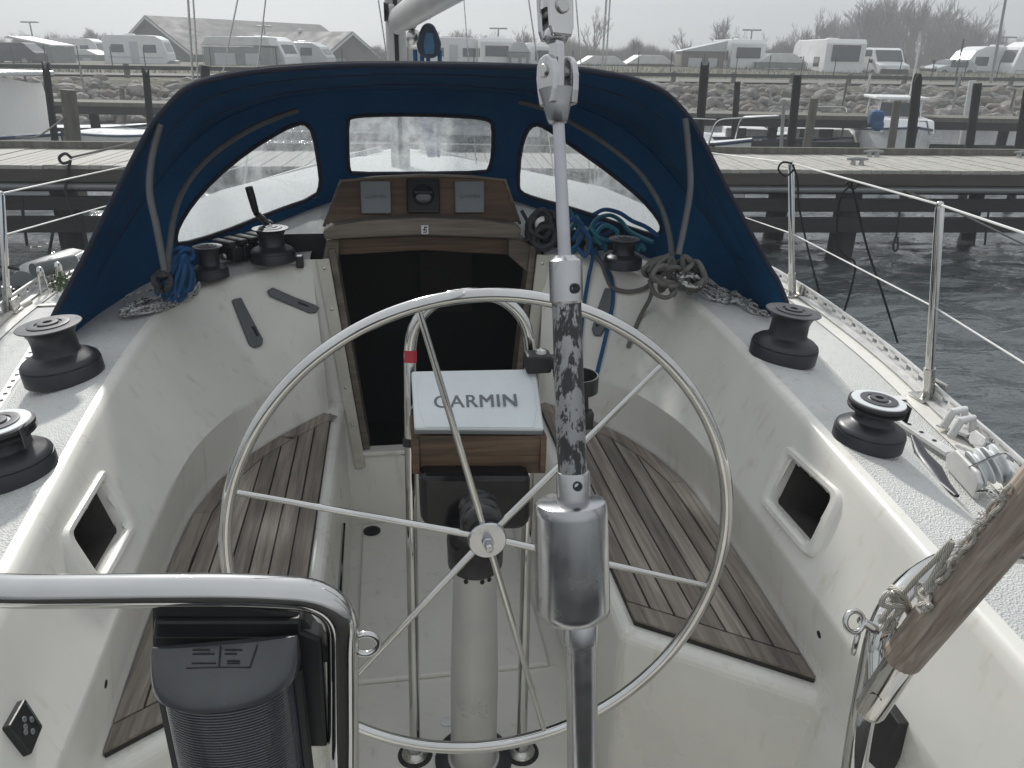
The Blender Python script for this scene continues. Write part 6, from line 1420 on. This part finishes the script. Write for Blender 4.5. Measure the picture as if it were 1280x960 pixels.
t = boat('grey-hulled boat with a pulpit half hidden behind the tall dark pile', 830, 180, 16, 3.6, 1.6, .85, -.7, (-1.0, .9, .6, 2), hullm='boatwhite')
mb = MB(); mb.tube(fillet([(1.2, -.55, .95), (1.3, -.5, 1.5), (2.3, 0, 1.6), (1.3, .5, 1.5), (1.2, .55, .95)], .15), .02, 6); mb.tube([(.2, -.8, .9), (.2, -.8, 1.5), (1.3, -.5, 1.5)], .015, 6); mb.build('pulpit', M['chrome'], t)
t = boat('small low white boat between the slim dark pile and the pale pole', 932, 165, 23, 3.6, 1.5, .5, -.15, (-.6, .8, .45, 1))
t = boat('small white boat with a steel hoop behind the weathered grey pile', 1020, 168, 23, 3.8, 1.6, .5, .1, (-.9, .9, .5, 2))
mb = MB(); mb.tube(fillet([(-.6, -.7, .5), (-.6, -.7, 1.35), (.4, -.7, 1.35), (.4, -.7, .5)], .08), .025, 6); mb.build('hoop', M['chrome'], t)
t = boat('pale open boat with a boarding ladder behind the left shoulder of the hood', 178, 158, 20, 4.2, 1.7, .55, -.6, None)
mb = MB(); mb.tube(fillet([(-1.4, -.98, .2), (-1.4, -.98, .95), (-1.1, -.98, .95), (-1.1, -.98, .2)], .06), .02, 6); mb.tube([(-1.4, -.98, .5), (-1.1, -.98, .5)], .015, 6); mb.build('ladder', M['trim'], t)
t = boat('low dinghy with a pale gunwale lying under the far jetty, port side', 118, 146, 24, 3.2, 1.3, .35, 0, None)
tp = boat('white boat under a pale tarpaulin tent at the left picture edge', -36, 180, 17, 5.5, 2.0, .7, -.4, None)
mb = MB(); rows = []
for x in (-2.2, -.8, .6, 1.35):
    r = []
    for k in range(11):
        a = -1+2*k/10; y = a*.88; z = 1.95-.16*abs(a) if abs(a) < .81 else 1.82
        r.append(V((x, y, z)))
    rows.append([V((x, -.98, .72)), V((x, -.95, 1.3))]+r+[V((x, .95, 1.3)), V((x, .98, .72))])
mb.grid(rows, False); mb.add(rows[-1], [tuple(range(len(rows[-1])))]); mb.build('tarpaulin', M['tarp'], tp)
mb = MB(); mb.box((-.4, 0, 2.02), (3.9, 2.15, .09), None, .03); mb.build('hard_top', M['boatwhite'], tp)
mb = MB(); mb.tube([(1.42, -.95, .7), (1.45, -.95, 1.98)], .025, 6); mb.build('top_post', M['lightpole'], tp)
# ================================================================== BARE TREES AND SCRUB
def tree_mesh(seed, h, spread, dens, twig):
    rr = random.Random(seed); tk, br = MB(), MB()
    def seg(mb, a, b, r0, r1, n):
        mb.tube([a, a.lerp(b, .5)+V((rr.gauss(0, 1), rr.gauss(0, 1), 0))*(b-a).length*.03, b], [r0, (r0+r1)/2, r1], n, caps=False)
    def grow(p, d, L, r, lev):
        q = p+d*L; seg(tk if lev < 1 else br, p, q, r, r*.68, 6 if lev < 2 else 3)
        if lev >= 4: return
        for k in range(dens if lev else dens+2):
            t = rr.uniform(.22 if lev == 0 else .35, 1.0) if k else 1.0; s = p.lerp(q, t); nd = (d+V((rr.gauss(0, 1), rr.gauss(0, 1), rr.gauss(.55, .4)))*spread).normalized()
            grow(s, nd, L*rr.uniform(.52, .78), max(twig, r*.55), lev+1)
    grow(V((0, 0, -.3)), V((rr.gauss(0, .04), rr.gauss(0, .04), 1)).normalized(), h*.36, h*.017, 0)
    return tk, br
protos = []
for k, (h, sp, dn) in enumerate(((9, .42, 4), (7, .5, 4), (10, .34, 4), (5.5, .85, 5))):
    tk, br = tree_mesh(40+k, h, sp, dn, .019 if h > 6 else .015); protos.append((tk, br, h))
TB = []
def tree(lb, px, ytop, F, k, grp='bare trees behind the caravan site'):
    p = aF(px, ytop, F); z0 = 1.4; tk, br, h = protos[k]; s_ = 1.38*(p.z-z0)/h
    rot = rnd.uniform(0, 6.28)
    if len(TB) <= k or TB[k] is None:
        while len(TB) <= k: TB.append(None)
        t = local(thing('bare_tree', lb, 'tree', V((p.x, p.y, z0)), 0, grp)); tk.build('trunk', M['bark'], t, fix=False); br.build('crown', M['brush'], t, fix=False); TB[k] = t; t.scale = (s_,)*3
    else: t = dup(TB[k], V((p.x, p.y, z0)), rot, lb, s_); t['group'] = grp
rnd = random.Random(17)
for px, yt, F, k, lb in ((1120, -2, 98, 0, 'tallest bare tree of the clump above the white van'), (1150, 4, 96, 2, 'tall bare tree just right of the tallest above the white van'), (1085, 10, 100, 2, 'slender bare tree left of the tallest in the clump above the white van'), (1205, 20, 95, 0, 'wispy bare tree above the long white caravan nose'), (1178, 14, 98, 0, 'broad bare tree right of the clump, left of the wispy one'),
                         (745, 26, 95, 0, 'faint bare tree standing highest right of the steel fork'), (1025, 28, 100, 0, 'bare tree behind the large caravan'), (900, 26, 98, 2, 'bare tree behind the caravan with the wide dark window'), (570, 34, 85, 3, 'bare bushy tree behind the blue block'), (600, 40, 85, 3, 'bare bush-like tree left of the lamp above the end-on caravan'), (122, 33, 110, 3, 'misty round tree beside the dark hall gable, larger of two'), (98, 39, 115, 3, 'misty round tree beside the dark hall gable, smaller of two')):
    tree(lb, px, yt, F, k)
L0 = 'thin bare tree lost in the mist of the far tree line'
for k in range(30):
    px = min(1290, max(965, rnd.gauss(1125, 75))); yt = -4+abs(px-1125)*.27+rnd.uniform(0, 20)
    tree('bare tree crowded in the tall clump above the white van and long white caravan', px, yt, rnd.uniform(100, 130), rnd.choice([0, 2, 1, 2]), 'tall clump of bare trees')
for k in range(95):
    px = rnd.choice([rnd.uniform(700, 1290), rnd.uniform(980, 1290), rnd.uniform(455, 700), rnd.uniform(20, 80)])
    tree(L0, px, rnd.uniform(32, 52) if px > 980 else rnd.uniform(42, 58), rnd.uniform(84, 120), rnd.choice([0, 2, 2, 0, 3]), 'misty tree line')
mb = MB(); rr_ = random.Random(9)
for k in range(11000):
    px = rr_.uniform(440, 1330); F = rr_.uniform(72, 100); p = aF(px, 85, F); z = 1.3
    h_ = rr_.uniform(.8, 2.4)*(.95 if px > 990 else .8); a = V((p.x, p.y, z)); b = a+V((rr_.gauss(0, .35), rr_.gauss(0, .35), h_)); s_ = RT*.014
    mb.add([a-s_, a+s_, b], [(0, 1, 2)])
    for j in range(3):
        c = a.lerp(b, rr_.uniform(.35, .9)); d = c+V((rr_.gauss(0, .4), rr_.gauss(0, .4), rr_.uniform(.2, .8))); mb.add([c-s_*.6, c+s_*.6, d], [(0, 1, 2)])
o = mb.build('scrub_undergrowth', M['brush'], fix=False); o['kind'] = 'stuff'; o['label'] = 'leafless scrub filling the ground between the bare trees'
mb = MB()
for k in range(30000):
    q_ = rr_.random(); px = rr_.uniform(690, 1340) if q_ < .72 else (rr_.uniform(440, 690) if q_ < .92 else rr_.uniform(-20, 140)); F = rr_.uniform(96, 128); p = aF(px, 85, F)
    en = .55+.45*mnoise.noise(V((px*.018, 2.2, 0)))+.25*mnoise.noise(V((px*.06, 5.2, 0))); hm = (5.2 if px > 690 else 4.0)*max(.25, en)
    z0 = rr_.uniform(0, .55)*hm; h_ = (hm-z0)*rr_.uniform(.35, 1); a = V((p.x, p.y, 1.3+z0)); b = a+V((rr_.gauss(0, .12)*h_, rr_.gauss(0, .2), h_)); s_ = RT*.022
    mb.add([a-s_, a+s_, b], [(0, 1, 2)]); c = a.lerp(b, rr_.uniform(.3, .8)); d = c+V((rr_.gauss(0, .5), 0, rr_.uniform(.3, .9))); mb.add([c-s_*.7, c+s_*.7, d], [(0, 1, 2)])
o = mb.build('distant_wood', M['brush'], fix=False); o['kind'] = 'stuff'; o['label'] = 'misty bare wood forming a continuous band behind the caravans'
mb = MB()
for k in range(9000):
    u = rr_.uniform(-20, 62); d = rr_.uniform(4.6, 16); p = BA+BD*u+BN*d; z = gz(p); h_ = rr_.uniform(.1, .34); s_ = BD*.012; a = V((p.x, p.y, z-.03))
    mb.add([a-s_, a+s_, a+V((rr_.gauss(0, .08), rr_.gauss(0, .08), h_))], [(0, 1, 2)])
o = mb.build('dry_grass', M['ground'], fix=False); o['kind'] = 'stuff'; o['label'] = 'dry winter grass between the road and the caravans'
# ================================================================== AIR
mb = MB(); mb.box((10, 95, 6.6), (420, 290, 18)); hz = mb.build('haze', None); hz['kind'] = 'stuff'
m = bpy.data.materials.new('haze_air'); m.use_nodes = True; nt = m.node_tree; nt.nodes.clear(); out = nt.nodes.new('ShaderNodeOutputMaterial'); pv_ = nt.nodes.new('ShaderNodeVolumePrincipled')
pv_.inputs['Color'].default_value = (.80, .83, .855, 1); pv_.inputs['Density'].default_value = .0042; pv_.inputs['Anisotropy'].default_value = 0
nt.links.new(pv_.outputs['Volume'], out.inputs['Volume']); hz.data.materials.append(m)
